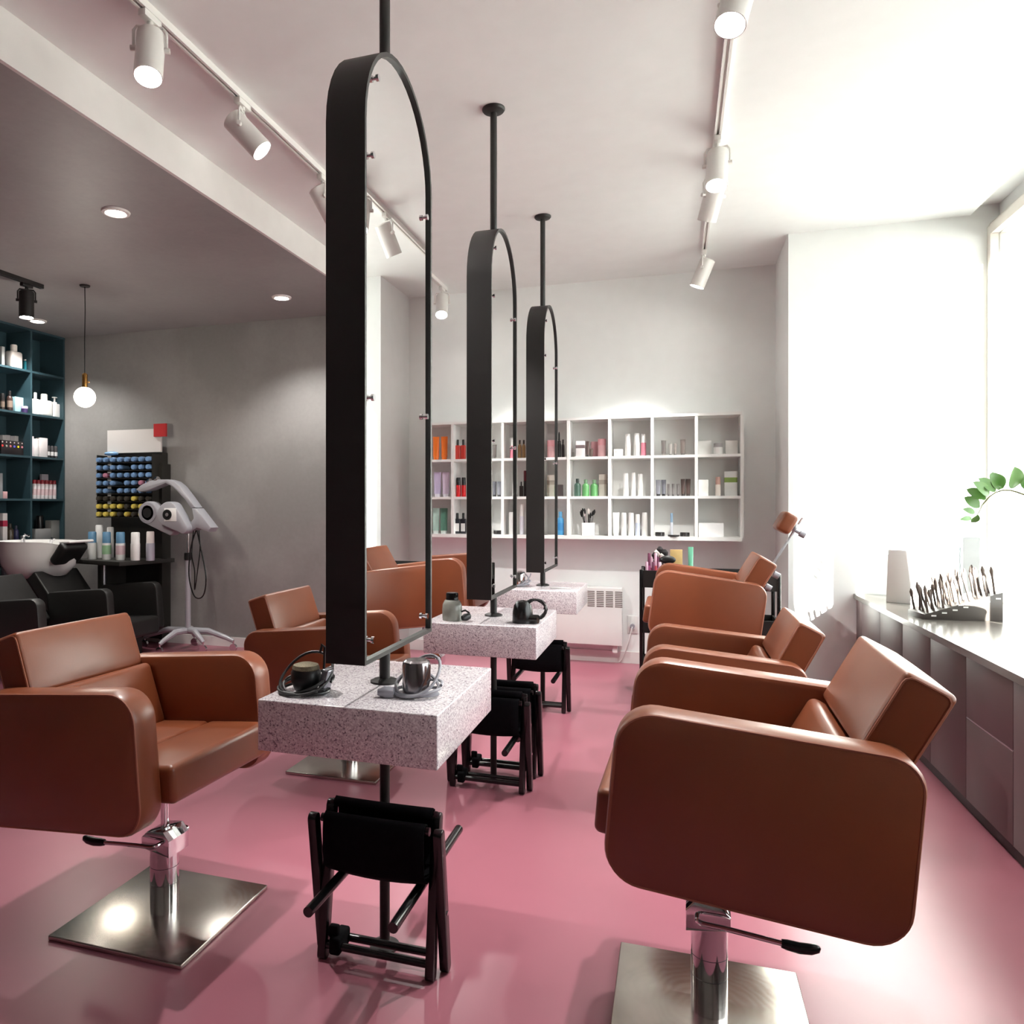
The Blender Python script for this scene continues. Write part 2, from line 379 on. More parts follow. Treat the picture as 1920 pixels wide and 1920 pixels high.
# ================================================================== salon chairs
ARM = rrect(-.405, .225, -.205, .205, (.085, .09, .075, .085), 8)
def arm_mesh(sgn):
    y0, y1 = (.25, .345) if sgn > 0 else (-.345, -.25)
    return B().prism(ARM, y0, y1, 'xz', .016)
arm_me = {s: arm_mesh(s).mesh('armrest', leather, 40) for s in (1, -1)}
def seam_mesh(y):
    pts = [(p[0] * .985 - .0015, y, p[1] * .975) for p in ARM]
    return B().tube(pts, .0022, 5, closed=True)
ARMS = rrect(-.398, .218, -.198, .198, (.08, .085, .07, .08), 8)
def seam(y): return B().tube([(p[0], y, p[1]) for p in ARMS], .0038, 6, closed=True).mesh('seam', leather_seam)
seam_me = {s: seam(s * .3398) for s in (1, -1)}
seat_f = B().rb((.1425, 0, -.085), (.235, .496, .112), .018, T=None, bulge=(0, 0, .006)).mesh('seat_cushion', leather, 50)
seat_r = B().rb((-.130, 0, -.085), (.302, .496, .112), .018, bulge=(0, 0, .006)).mesh('seat_cushion', leather, 50)
lump = B().rb((-.06, 0, .118), (.12, .49, .236), .022, bulge=(.012, 0, 0)).mesh('lumbar_pad', leather, 50)
upper = B().rb((-.056, 0, .1035), (.112, .50, .207), .014, bulge=(.012, 0, .004)).mesh('back_pad', leather, 50)
useam = {s: B().tube([(p[0], s * .2485, p[1]) for p in rrect(-.104, -.006, .008, .199, .018, 3)], .0028, 5, closed=True).mesh('seam', leather_seam) for s in (1, -1)}
under = B().rb((-.07, 0, -.155), (.42, .47, .03), .008, k=1, m=1).mesh('seat_pan', black_leather)
base_plate = B().rb((0, 0, .008), (.488, .488, .016), .004, k=2, m=1).mesh('base_plate', steel, 30)
def chair(label, x, y, rz, z0, dx=0., tilt=5., back=19., hx=-.265, headrest=False, lever=1):
    c = thing('styling_chair', label, 'chair', (x, y, 0), 0., 'brown leather styling chairs')
    obj('base_plate', base_plate, None, c, label='square polished steel base plate')
    zb = z0 - .165; zc = min(z0 - .365, .26)
    colm = obj('column', B().lathe([(.046, .016), (.046, zc - .004), (.043, zc)], 36), chrome, c, label='chrome hydraulic column')
    for zz in (.11, .165): obj('ring_groove', B().lathe([(.0455, zz - .001), (.0464, zz - .0006), (.0464, zz + .0006), (.0455, zz + .001)], 36), mat('groove_dark', (70, 68, 72), rough=.4, metal=.8), colm)
    obj('piston', B().cyl((.006, -.012, zc), (.006, -.012, zb), .010, n=16).cyl((-.01, .016, zc), (-.01, .016, zb), .014, n=16), chrome, colm)
    up = lambda n, me, loc=(0, 0, 0), ry=0., par=None: None
    ca, sa = math.cos(rz), math.sin(rz)
    def part(n, me, l=(0, 0, 0), extra=0., lab=None):
        # shell frame: tilt back about Y, swivel about Z, lift to z0
        Rz = Matrix.Rotation(rz, 4, 'Z'); Tt = Matrix.Translation((dx, 0, z0)); Ry = Matrix.Rotation(-R(tilt), 4, 'Y')
        Ml = Matrix.Translation(l) @ Matrix.Rotation(-R(extra), 4, 'Y')
        o = obj(n, me, None, c, label=lab); o.matrix_local = Rz @ Tt @ Ry @ Ml; return o
    for s in (1, -1):
        a = part('armrest', arm_me[s]); q = obj('seam', seam_me[s], None, a)
    part('seat_cushion', seat_f); part('seat_cushion', seat_r); part('seat_pan', under)
    part('lumbar_pad', lump, (-.165, 0, -.04), back - tilt)
    p = part('back_pad', upper, (hx, 0, .175), back - tilt)
    for s in (1, -1): obj('seam', useam[s], None, p)
    br = obj('swivel_bracket', B().prism([(-.052, -.005), (.058, -.022), (.058, .03), (.035, .058), (-.03, .05), (-.052, .03)], -.05, .05, 'xz', .003), chrome, c)
    Mb = Matrix.Rotation(rz, 4, 'Z') @ Matrix.Translation((0, 0, zc)); br.matrix_local = Mb
    k_ = lever
    obj('bracket_knob', B().cyl((.02, .05 * k_, .015), (.02, .075 * k_, .015), .006, n=10).cyl((.02, .068 * k_, .015), (.02, .085 * k_, .015), .012, n=14), chrome, br)
    lv = obj('lever', B().tube(smooth([(.03, -.048 * lever, .024), (.03, -.074 * lever, .024), (.015, -.088 * lever, .024), (-.04, -.090 * lever, .022), (-.17, -.093 * lever, .012)], 4), .0065, 10), chrome, c)
    lv.matrix_local = Mb
    obj('grip', B().tube([(-.165, -.093 * lever, .0125), (-.178, -.093 * lever, .011), (-.205, -.094 * lever, .009), (-.23, -.094 * lever, .011), (-.245, -.095 * lever, .016), (-.25, -.095 * lever, .020)], [.010, .0125, .0135, .013, .010, .004], 12), black_gloss, lv)
    if headrest:
        hr = part('headrest', B().rb((-.050, 0, .455), (.085, .20, .125), .022, bulge=(.008, 0, 0)).mesh('headrest', leather, 50), (hx, 0, .175), back - tilt)
        hr2 = obj('headrest_bar', B().cyl((-.118, 0, .0), (-.118, 0, .53), .008, n=10), alu, hr)
        obj('headrest_clamp', B().rb((-.105, 0, .455), (.03, .05, .05), .004, k=1, m=1), alu, hr)
        for zz in (.06, .15, .44): obj('knob', B().cyl((-.12, 0, zz), (-.15, 0, zz), .010, n=10).cyl((-.15, 0, zz), (-.185, 0, zz), .020, n=14), grey_plastic, hr)
    return c
chair('brown leather chair nearest the left edge, empty seat facing the first granite table', -1.602, 2.09, R(-2.5), .600, dx=-.028)
chair('brown leather chair half hidden behind the nearest mirror, before the grey wall', -1.611, 3.603, R(0), .552, dx=-.01)
chair('raised brown leather chair seen between the nearest and middle mirrors', -1.60, 5.05, R(0), .785, dx=.08)
chair('largest brown leather chair at the right front, its near arm facing the camera', .087, 2.125, R(178.5), .660, back=28, hx=-.285, lever=-1)
chair('low reclined brown leather chair in the middle of the right row', .087, 3.603, R(180), .545, back=27, hx=-.285, lever=-1)
chair('brown leather chair with a headrest on a bar, farthest in the right row', .087, 5.05, R(180), .735, tilt=7.5, back=30, hx=-.265, headrest=True, lever=-1)

# ================================================================== folding stools
def stool(label, x, y, rz=0., rods=True, first=[None]):
    if first[0]:
        s = copy_tree(first[0]); s.location = (x, y, 0); s.rotation_euler = (0, 0, rz); s['label'] = label; return s
    s = thing('folding_stool', label, 'stool', (x, y, 0), rz, 'folded black stools under the tables'); first[0] = s
    W = .168
    for sx in (-1, 1):
        for k, (yt, yb, off) in enumerate(((-.038, .030, .030), (.038, -.030, 0.))):
            xx = sx * (W + off * .9); h = .435 + .018 * k
            L = math.hypot(yb - yt, h); a = math.atan2(yb - yt, h)
            b = B().prism(rrect(-.018, .018, 0, L, .0175, 5), -.013, .013, 'yz', .003)
            o = obj('leg', b, black_gloss, s, (xx, yb, 0), (a, 0, 0))
            if k == 0: obj('bolt', B().cyl((sx * .012, 0, L * .42), (sx * .016, 0, L * .42), .006, n=10), chrome, o)
    # sling: a loop of fabric hanging from the two top bars
    pts = [(-.022, .420), (-.024, .436), (-.036, .442), (-.049, .434), (-.053, .40), (-.054, .34), (-.047, .295), (-.02, .272), (.02, .272), (.047, .295), (.054, .35), (.053, .42), (.049, .452), (.036, .460), (.024, .454), (.022, .438)]
    vs = []; fs = []; nx = 8
    for j, (py, pz) in enumerate(pts):
        for i in range(nx + 1):
            t = i / nx; sag = .012 * (1 - (2 * t - 1) ** 2) * (1 if 5 < j < 10 else .15)
            vs.append((-W + .012 + t * (2 * W - .024), py, pz - sag))
    for j in range(len(pts) - 1):
        for i in range(nx): fs.append((j * (nx + 1) + i, j * (nx + 1) + i + 1, (j + 1) * (nx + 1) + i + 1, (j + 1) * (nx + 1) + i))
    sl_ = obj('sling_seat', B().add(vs, fs), black_fabric, s, angle=60)
    md = sl_.modifiers.new('thick', 'SOLIDIFY'); md.thickness = .004
    for k, (yy, zz) in enumerate(((-.036, .425), (.036, .443))):
        obj('top_bar', B().cyl((-W, yy, zz), (W, yy, zz), .012, n=12), black_gloss, s)
    for yy in (.026, -.027):
        obj('foot_bar', B().cyl((-W, yy, .045), (W, yy, .045), .012, n=12), black_gloss, s)
    for xx in (-.115, .130):
        obj('rail_rod', B().cyl((xx, -.23, .25), (xx, .40 if xx > 0 else .2, .25), .0145, n=14), black_gloss, s)
    obj('foot_strap', B().rb((-.125, -.005, .05), (.035, .085, .05), .008, k=2, m=1).rb((-.135, -.02, .085), (.03, .02, .035), .005, k=1, m=1), black_fabric, s)
    return s
stool('folded black stool standing under the nearest granite table', -.826, 2.058)
stool('folded black stool in front of the post under the middle granite table', -.845, 3.50)
stool('folded black stool behind the post under the middle granite table', -.83, 3.715)
stool('folded black stool under the farthest granite table', -.85, 4.93)

# ================================================================== tools lying on the tables
def cord_loops(c, r, n, seed, rad=.004, tiltx=0., zs=.05):
    rnd = random.Random(seed); pts = []
    K = 26 * n
    for i in range(K + 1):
        a = 2 * math.pi * i / 26; k = i / K
        rr = r * (1 + .10 * math.sin(a * .37 + seed) + .05 * math.sin(a * 2.3))
        x, y = rr * math.cos(a), rr * math.sin(a) * .8
        z = rad + .004 + zs * (.5 + .5 * math.sin(a * .61 + seed)) * (.35 + .65 * k) * (.5 + .5 * math.cos(a - 1.2))
        pts.append((c[0] + x, c[1] + y, c[2] + max(rad + .001, z)))
    return pts
def hair_dryer(label, x, y, body, kind, seed, rz=0.):
    h = thing('hair_dryer', label, 'hair dryer', (x, y, ZT), rz, None)
    if kind == 'cup':       # polished metal end standing on the slab
        obj('body', B().lathe([(.036, .0), (.040, .004), (.041, .085), (.038, .096), (.030, .101), (.012, .100), (.001, .098)], 30), body, h)
        obj('cord', B().tube(cord_loops((.003, -.004, 0), .066, 4, seed, .0045, zs=.115), .0045, 7), grey_plastic, h)
        obj('plug', B().tube([(-.05, -.05, .014), (-.075, -.055, .015), (-.095, -.06, .014)], [.016, .017, .009], 10), grey_plastic, h)
    elif kind == 'round':   # dark motor end with a mesh cap
        obj('body', B().lathe([(.026, 0), (.034, .012), (.043, .035), (.043, .06), (.038, .068)], 28), body, h)
        obj('filter_cap', B().lathe([(.038, .066), (.040, .070), (.036, .080), (.02, .085), (.001, .086)], 28), mat('mesh_filter', (120, 112, 92), rough=.6, metal=.6, var=.4, scale=400), h)
        obj('cord', B().tube(cord_loops((0, -.004, 0), .074, 4, seed, .0042, zs=.12), .0042, 7), dark_plastic, h)
        obj('nozzle', B().rb((.055, .0, .045), (.022, .045, .085), .006, k=2, m=1), mat('steel_nozzle', (150, 152, 160), rough=.25, metal=.9), h, rot=(0, R(12), 0))
        obj('hook', B().tube([(.045, .02, .02), (.048, .022, .09), (.05, .02, .13), (.043, .018, .138), (.038, .016, .115)], .004, 8), dark_plastic, h)
    elif kind == 'clear':   # grey body with a black cap
        obj('body', B().lathe([(.044, 0), (.046, .01), (.047, .05), (.045, .075), (.036, .093), (.030, .097)], 28), body, h)
        obj('cap', B().lathe([(.030, .095), (.030, .125), (.027, .13), (.001, .131)], 12), black_gloss, h)
        obj('cord', B().tube([(.04, 0, .04), (.065, -.005, .05), (.085, -.01, .04), (.09, -.01, .015), (.08, -.02, .01)], .0045, 8), dark_plastic, h)
        obj('plug', B().tube([(.088, -.012, .028), (.075, -.03, .022), (.062, -.045, .018)], [.012, .018, .012], 10), dark_plastic, h)
    elif kind == 'bullet':  # black domed body lying upright, cord coiled at the side
        obj('body', B().lathe([(.047, 0), (.048, .004), (.046, .05), (.04, .08), (.028, .098), (.001, .105)], 28), body, h)
        obj('nozzle', B().cyl((.02, -.01, .02), (.075, -.02, .022), .022, .02, n=16), body, h)
        P = []
        for i in range(96):
            a = 2 * math.pi * i / 17.; P.append((.055 + .040 * math.cos(a) + .012 * math.sin(i * .4), .02 + .012 * math.sin(i * .9), .062 + .045 * math.sin(a)))
        obj('cord', B().tube(P, .0038, 6), dark_plastic, h)
    return h
grey_smoke = mat('smoked_plastic', (138, 140, 132), rough=.25, var=.05)
hair_dryer('black hair dryer end in a tangled cord, left on the nearest granite table', -1.015, 1.96, dark_plastic, 'round', 1.3)
hair_dryer('shiny metal hair dryer end wound in grey cord, right on the nearest granite table', -.700, 2.03, mat('dark_chrome', (150, 145, 148), rough=.16, metal=1.), 'cup', 2.2)
hair_dryer('smoky grey hair dryer with black cap, left on the middle granite table', -.995, 3.40, grey_smoke, 'clear', 3)
hair_dryer('black domed hair dryer with coiled cord, right on the middle granite table', -.665, 3.43, black_gloss, 'bullet', 4)
hair_dryer('small chrome hair dryer end in a cord on the farthest granite table', -.985, 4.96, chrome, 'cup', 5.1)
tag(obj('comb', B().rb((0, 0, .004), (.13, .02, .006), .002, k=1, m=1), white_enamel, None, (-.70, 4.90, ZT)), 'pale comb lying on the farthest granite table', 'comb')

# ================================================================== ceiling lamps
def rail(label, x, y0, y1, z, material, cat='track'):
    t = thing('ceiling_track', label, 'lamp track', (x, (y0 + y1) / 2, z))
    h = (y1 - y0) / 2
    obj('rail', B().box(-.018, -.006, -h, h, -.032, 0).box(.006, .018, -h, h, -.032, 0).box(-.006, .006, -h, h, -.012, 0), material, t, label='slotted rail')
    obj('end_cap', B().rb((0, h + .008, -.016), (.037, .018, .034), .003, k=1, m=1), material, t)
    obj('end_cap', B().rb((0, -h - .008, -.016), (.037, .018, .034), .003, k=1, m=1), material, t)
white_lamp = mat('white_lamp_metal', (226, 224, 220), rough=.4, var=.01)
rail('white slotted lamp rail on the left of the mirrors', -1.945, YF + .1, 6.42, ZC, white_lamp)
rail('white slotted lamp rail above the right row of chairs', .212, YF + .1, 6.15, ZC, white_lamp)
def spot(label, x, y, z, d, material=white_lamp, watts=None, s=1., group='white track spotlights', angle=62):
    t = thing('track_spotlight', label, 'spotlight', (x, y, z), 0, group)
    d = Vector(d).normalized(); piv = Vector((0, 0, -.165 * s)); q = d.to_track_quat('-Z', 'X')
    hv = Vector((d.x, d.y, 0)); side = Vector((-hv.y, hv.x, 0)).normalized() if hv.length > .05 else Vector((1, 0, 0))
    obj('adapter', B().rb((0, 0, -.045 * s), (.034 * s, .10 * s, .028 * s), .004, k=1, m=1).cyl((0, 0, -.055 * s), (0, 0, -.075 * s), .012 * s, n=12), material, t)
    w = .062 * s
    yk = [side * w + piv, side * w + Vector((0, 0, -.095 * s)), side * w * .8 + Vector((0, 0, -.078 * s)), side * -w * .8 + Vector((0, 0, -.078 * s)), side * -w + Vector((0, 0, -.095 * s)), side * -w + piv]
    obj('yoke', B().tube(yk, .0055 * s, 8).cyl(side * (w - .012) + piv, side * (w + .012) + piv, .011 * s, n=12).cyl(side * -(w - .012) + piv, side * -(w + .012) + piv, .011 * s, n=12), material, t)
    r, L = .054 * s, .205 * s
    body = B().lathe([(r * .8, .075 * s), (r, .068 * s), (r, .068 * s - L), (r * .93, .068 * s - L), (r * .90, .078 * s - L)], 32)
    bo = obj('body', body, material, t, piv); bo.rotation_mode = 'QUATERNION'; bo.rotation_quaternion = q
    le = obj('lens', B().lathe([(r * .86, .072 * s - L), (r * .86, .080 * s - L)], 28), lens_glow, bo, label='glowing lens')
    obj('cable', B().tube([Vector((.01, 0, -.07 * s)), side * .03 + Vector((0, 0, -.09 * s)), piv + q @ Vector((0, 0, .075 * s))], .003, 6), material, t)
    if watts:
        l = bpy.data.lights.new('spot_lamp', 'SPOT'); l.energy = watts; l.spot_size = R(angle); l.spot_blend = .55; l.shadow_soft_size = .03; l.color = (1, .97, .93)
        lo = bpy.data.objects.new('spot_lamp', l); col.objects.link(lo); lo.parent = t; lo.location = piv + d * (L - .05 * s); lo.rotation_euler = q.to_euler()
    return t
spot('white track spotlight at the top left, lens turned toward the camera', -1.945, 2.45, ZC, (.15, -.28, -1), watts=SPOT_W)
spot('white track spotlight on the left rail tilted to the right', -1.945, 3.11, ZC, (.65, .21, -.73), watts=SPOT_W)
spot('white track spotlight on the left rail peeking out behind the nearest mirror', -1.945, 3.97, ZC, (.4, .3, -.85), watts=SPOT_W)
spot('white track spotlight at the far end of the left rail, glaring at the camera', -1.945, 6.33, ZC, (.1, -.45, -.85), watts=SPOT_W)
spot('white track spotlight on the right rail nearest the camera, cut by the top edge', .212, 2.83, ZC, (-.22, -.32, -.9), watts=SPOT_W)
spot('white lit track spotlight in the middle of the right rail', .212, 4.20, ZC, (-.05, -.33, -.95), watts=SPOT_W)
spot('white track spotlight behind the lit one on the right rail, turned away', .212, 4.62, ZC, (-.25, .42, -.9), watts=SPOT_W)
spot('white track spotlight at the far end of the right rail', .212, 6.03, ZC, (-.38, .1, -.92), watts=SPOT_W)
rail('black lamp rail on the lowered grey ceiling', -4.73, 2.0, 4.66, ZG, black_metal)
spot('black track spotlight under the lowered grey ceiling', -4.735, 4.53, ZG, (.05, -.05, -1), black_metal, 20., .98, 'black track spotlights', 70)

def downlight(label, x, y):
    t = thing('downlight', label, 'downlight', (x, y, ZG), 0, 'recessed downlights in the grey ceiling')
    obj('trim_ring', B().lathe([(.050, -.004), (.062, -.014), (.078, -.010), (.082, 0)], 32), white_lamp, t)
    obj('lens', B().lathe([(.052, -.0125), (.052, -.006)], 28), down_glow, t)
    l = bpy.data.lights.new('down_lamp', 'SPOT'); l.energy = DOWN_W; l.spot_size = R(120); l.spot_blend = .7; l.shadow_soft_size = .05; l.color = (1, .97, .93)
    lo = bpy.data.objects.new('down_lamp', l); col.objects.link(lo); lo.parent = t; lo.location = (0, 0, -.02)
downlight('recessed round downlight in the grey ceiling nearest the white beam', -3.136, 3.644)
downlight('recessed round downlight in the grey ceiling near the grey wall', -3.11, 5.57)
downlight('recessed round downlight in the grey ceiling above the teal shelf', -5.685, 5.563)

p = thing('pendant_lamp', 'round opal glass pendant lamp on a brass socket', 'pendant lamp', (-4.42, 4.79, ZG))
obj('canopy', B().lathe([(.002, -.012), (.035, -.012), (.04, -.004), (.04, 0)], 24), black_metal, p)
obj('cord', B().tube([(0, 0, -.01), (.003, 0, -.2), (-.002, 0, -.45), (0, 0, -.70)], .0035, 8), black_gloss, p)
so_ = obj('socket', B().lathe([(.006, -.69), (.019, -.70), (.021, -.705), (.021, -.80), (.028, -.804), (.028, -.812)], 24), brass, p)
obj('switch', B().cyl((.02, 0, -.765), (.04, 0, -.765), .004, n=8).sph((.043, 0, -.765), .005, 8, 6), brass, so_)
obj('globe', B().sph((0, 0, -.882), .080, 32, 22), globe_glow, p)
l = bpy.data.lights.new('pendant_bulb', 'POINT'); l.energy = PEND_W; l.shadow_soft_size = .1; l.color = (1, .93, .82)
lo = bpy.data.objects.new('pendant_bulb', l); col.objects.link(lo); lo.parent = p; lo.location = (0, 0, -1.08)

# ================================================================== products
ORD = ['first', 'second', 'third', 'fourth', 'fifth', 'sixth', 'seventh', 'eighth', 'ninth']
PM = {}
def pm(rgb, rough=.35, metal=0.):
    k = (rgb, rough, metal)
    if k not in PM: PM[k] = mat('plastic_%d_%d_%d_%d' % (*rgb, int(rough * 100)), rgb, rough=rough, metal=metal, var=.03, scale=20)
    return PM[k]
MC = {}
def cached(key, f):
    if key not in MC: MC[key] = f()
    return MC[key]
WH = (236, 236, 234); BK = (26, 25, 26)
def product(kind, label, x, y, z, h, w, c1, c2=None, cat='bottle', group=None, name=None, rz=0., c3=None, d=None, gloss=.3):
    """a small shop product standing at x, y on a board at height z"""
    c2 = c2 or c1; r = w / 2; d = d or w
    nm = name or {'bottle': 'bottle', 'flask': 'bottle', 'slim': 'bottle', 'pump': 'pump_bottle', 'spray': 'spray_bottle', 'tube': 'tube', 'box': 'carton', 'jar': 'jar', 'aerosol': 'aerosol_can', 'compact': 'compact'}[kind]
    t = thing(nm, label, cat, (x, y, z), rz, group)
    def put(n, key, f, c, lab=None):
        me = cached((key, round(h, 3), round(w, 3), round(d, 3), c), lambda: f().mesh(n, pm(c, gloss)))
        obj(n, me, None, t, label=lab)
    if kind == 'bottle':      # round shoulder, narrow neck, cap
        put('body', 'b', lambda: B().lathe([(r * .92, 0), (r, h * .02), (r, h * .62), (r * .86, h * .70), (r * .45, h * .76), (r * .42, h * .80)], 18), c1)
        put('cap', 'bc', lambda: B().lathe([(r * .5, h * .78), (r * .5, h * .985), (r * .42, h)], 16), c2)
    elif kind == 'slim':      # straight bottle, cap as wide as the body
        put('body', 's', lambda: B().lathe([(r * .94, 0), (r, h * .02), (r, h * .60)], 18), c1)
        put('cap', 'sc', lambda: B().lathe([(r * .93, h * .60), (r * .90, h * .97), (r * .78, h)], 18), c2)
    elif kind == 'flask':     # square shoulders, wide flat cap
        put('body', 'f', lambda: B().rb((0, 0, h * .36), (w, d * .7, h * .72), w * .16, k=2, m=1), c1)
        put('cap', 'fc', lambda: B().lathe([(r * .45, h * .70), (r * .45, h * .97), (r * .38, h)], 16), c2)
    elif kind == 'pump':
        put('body', 'p', lambda: B().rb((0, 0, h * .33), (w, d * .75, h * .66), w * .12, k=2, m=1), c1)
        put('pump', 'pp', lambda: B().lathe([(r * .42, h * .65), (r * .42, h * .74), (r * .16, h * .76), (r * .16, h * .93)], 14).rb((r * .35, 0, h * .96), (w * .78, w * .22, h * .05), .004, k=1, m=1), c2)
    elif kind == 'spray':
        put('body', 'y', lambda: B().lathe([(r * .95, 0), (r, h * .02), (r, h * .5), (r * .8, h * .57), (r * .45, h * .6)], 16), c1)
        put('nozzle', 'yc', lambda: B().lathe([(r * .95, h * .58), (r * .95, h * .64), (r * .5, h * .66), (r * .42, h * .9), (r * .2, h)], 14), c2)
    elif kind == 'tube':      # stands on its cap, flat crimped end up
        def f():
            n = 16; vs = []; fs = []; prof = [(h * .12, 1, 1), (h * .2, 1, .95), (h * .6, 1.06, .6), (h * .93, 1.14, .16), (h, 1.15, .10)]
            for z_, sx, sy in prof: vs += [(r * .86 * sx * math.cos(2 * math.pi * i / n), r * .86 * sy * math.sin(2 * math.pi * i / n), z_) for i in range(n)]
            for k in range(len(prof) - 1): fs += [(k * n + i, k * n + (i + 1) % n, (k + 1) * n + (i + 1) % n, (k + 1) * n + i) for i in range(n)]
            fs += [tuple(range(n))[::-1], tuple(range((len(prof) - 1) * n, len(prof) * n))]
            return B().add(vs, fs)
        put('body', 't', f, c1)
        put('cap', 'tc', lambda: B().lathe([(r * .72, 0), (r * .72, h * .125)], 16), c2)
    elif kind == 'jar':
        put('body', 'j', lambda: B().lathe([(r * .92, 0), (r, h * .05), (r, h * .62), (r * .9, h * .66)], 22), c1)
        put('lid', 'jl', lambda: B().lathe([(r * 1.02, h * .64), (r * 1.02, h * .96), (r * .96, h)], 22), c2)
    elif kind == 'aerosol':
        put('body', 'a', lambda: B().lathe([(r * .94, 0), (r, h * .02), (r, h * .76), (r * .85, h * .80)], 18), c1)
        put('cap', 'ac', lambda: B().lathe([(r * .86, h * .79), (r * .84, h * .97), (r * .7, h)], 18), c2)
    elif kind == 'compact':
        put('body', 'k', lambda: B().lathe([(r * .96, 0), (r, h * .3), (r, h * .5)], 22), c1)
        put('lid', 'kl', lambda: B().lathe([(r, h * .5), (r, h * .85), (r * .94, h)], 22), c2)
    elif kind == 'box':
        put('carton', 'x', lambda: B().rb((0, 0, h / 2), (w, d, h), .002, k=1, m=1), c1)
        if c2 != c1: put('print_band', 'xb', lambda: B().box(-w / 2 - .0008, w / 2 + .0008, -d / 2 - .0008, d / 2 + .0008, h * .55, h * .75), c2)
    if c3: put('print_label', 'pl', lambda: B().lathe([(r * 1.012, h * .2), (r * 1.012, h * .52)], 18) if kind not in ('box', 'flask', 'pump') else B().box(-w * .38, w * .38, -d * (.36 if kind != 'box' else .5) - .0012, -d * .3, h * .12, h * .5), c3)
    return t

# ================================================================== white wall shelf
SY0, SY1 = 6.395, YB - .002
ws = thing('wall_shelf', 'long white pigeonhole shelf on the back wall, three rows of products', 'shelf', (0, SY0, 1.064))
XS = [-2.21 + .3395 * i for i in range(9)]; XS[-1] = .506
ZS = [0, .336, .668, .999]
dp = SY1 - SY0
obj('back_panel', box(XS[0], XS[-1], dp - .008, dp, 0, 1.021), shelf_white, ws)
for k, z in enumerate(ZS):
    obj('board', box(XS[0] - .012, XS[-1], 0 if k in (0, 3) else .003, dp - .008, z + (0 if k == 0 else .002), z + (.030 if k == 0 else .024)), shelf_white, ws)
for i, x in enumerate(XS):
    obj('divider', box(x - .012, x + .012, .001, dp - .008, .030, .999), shelf_white, ws)
ZR = [1.064 + .030, 1.064 + .360, 1.064 + .692]      # standing heights: bottom, middle, top row
SYP = 6.47
def sh(kind, row, u0, u1, hpx, label, c1, c2=None, y=SYP, mpp=1 / 229., **kw):
    """product on the white shelf between image columns u0 and u1"""
    a, b = ux(u0, y), ux(u1, y); return product(kind, label, (a + b) / 2, y, ZR[row], hpx, abs(b - a), c1, c2, **kw)
T, Mi, Bo = 2, 1, 0
G = 'products on the white wall shelf'
OR = (240, 120, 30)
sh('tube', T, 811.5, 824, .21, 'left bright orange tube on the top shelf row beside the nearest mirror', OR, OR, cat='tube', group=G)
sh('tube', T, 827, 839.5, .21, 'right bright orange tube on the top shelf row, next to the red bottles', OR, OR, cat='tube', group=G)
sh('tube', Mi, 813.5, 827.5, .222, 'left lilac tube in the middle shelf row', (196, 184, 216), (230, 226, 236), cat='tube', group=G)
sh('tube', Mi, 829, 843, .222, 'right lilac tube in the middle shelf row', (206, 190, 212), (230, 226, 236), cat='tube', group=G)
sh('tube', Bo, 811, 824, .228, 'pale mint green tube in the bottom shelf row', (178, 208, 198), (232, 238, 236), cat='tube', group=G)
sh('tube', Bo, 825, 839.5, .228, 'deeper sea green tube in the bottom shelf row', (92, 140, 122), (226, 236, 232), cat='tube', group=G)
RD = (196, 60, 52)
sh('flask', T, 854, 863.2, .178, 'left red bottle with black cap in the top shelf row', RD, BK, group=G)
sh('flask', T, 864, 873.2, .178, 'right red bottle with black cap in the top shelf row, against the middle mirror', RD, BK, group=G)
sh('slim', Mi, 855.5, 864, .172, 'left bright red bottle with tall black cap in the middle shelf row', (212, 24, 32), BK, group=G)
sh('slim', Mi, 865, 873.5, .172, 'right bright red bottle with tall black cap, edge of the middle mirror', (212, 24, 32), BK, group=G)
sh('flask', Bo, 852.5, 863, .186, 'left dark bottle with white label in the bottom shelf row', (36, 38, 46), BK, c3=WH, group=G)
sh('flask', Bo, 864, 874, .186, 'right dark bottle with white label in the bottom shelf row', (36, 38, 46), BK, c3=WH, group=G)
sh('bottle', T, 971, 978, .16, 'left brown and gold bottle between the middle and farthest mirrors', (150, 116, 74), (52, 34, 26), group=G)
sh('bottle', T, 978.6, 985.5, .16, 'right brown and gold bottle between the middle and farthest mirrors', (168, 134, 90), (52, 34, 26), group=G)
sh('flask', Mi, 974, 981, .13, 'short dark brown bottle in the gap between the far mirrors', (48, 40, 38), (40, 32, 32), group=G)
sh('slim', Mi, 981.5, 989, .225, 'dark red tall bottle in the gap between the far mirrors', (40, 34, 36), (104, 26, 40), group=G)
sh('slim', Bo, 974.5, 983, .265, 'tall white bottle in the gap between the far mirrors', (226, 226, 236), WH, group=G)
sh('spray', T, 1044.5, 1052, .22, 'tall black spray bottle right of the farthest mirror', (38, 34, 36), BK, group=G)
sh('bottle', T, 1052.6, 1058.5, .155, 'small black bottle right of the farthest mirror', (52, 48, 50), BK, group=G)
sh('box', Mi, 1044.5, 1055.5, .10, 'small dark grey carton right of the farthest mirror', (84, 76, 76), cat='carton', group=G)
sh('bottle', Bo, 1044, 1057.5, .20, 'blue bottle with white band in the bottom shelf row', (84, 168, 222), (110, 180, 224), c3=(70, 150, 214), group=G)
sh('slim', T, 1070, 1077, .082, 'small pale grey bottle at the left of the brush carton', (206, 204, 200), WH, group=G, y=6.56)
sh('box', T, 1080.5, 1097, .135, 'white carton with dark print in the top shelf row', (226, 222, 222), (120, 106, 108), cat='carton', group=G)
sh('tube', T, 1098.3, 1105, .135, 'dark brown tube beside the white printed carton', (84, 68, 64), BK, cat='tube', group=G)
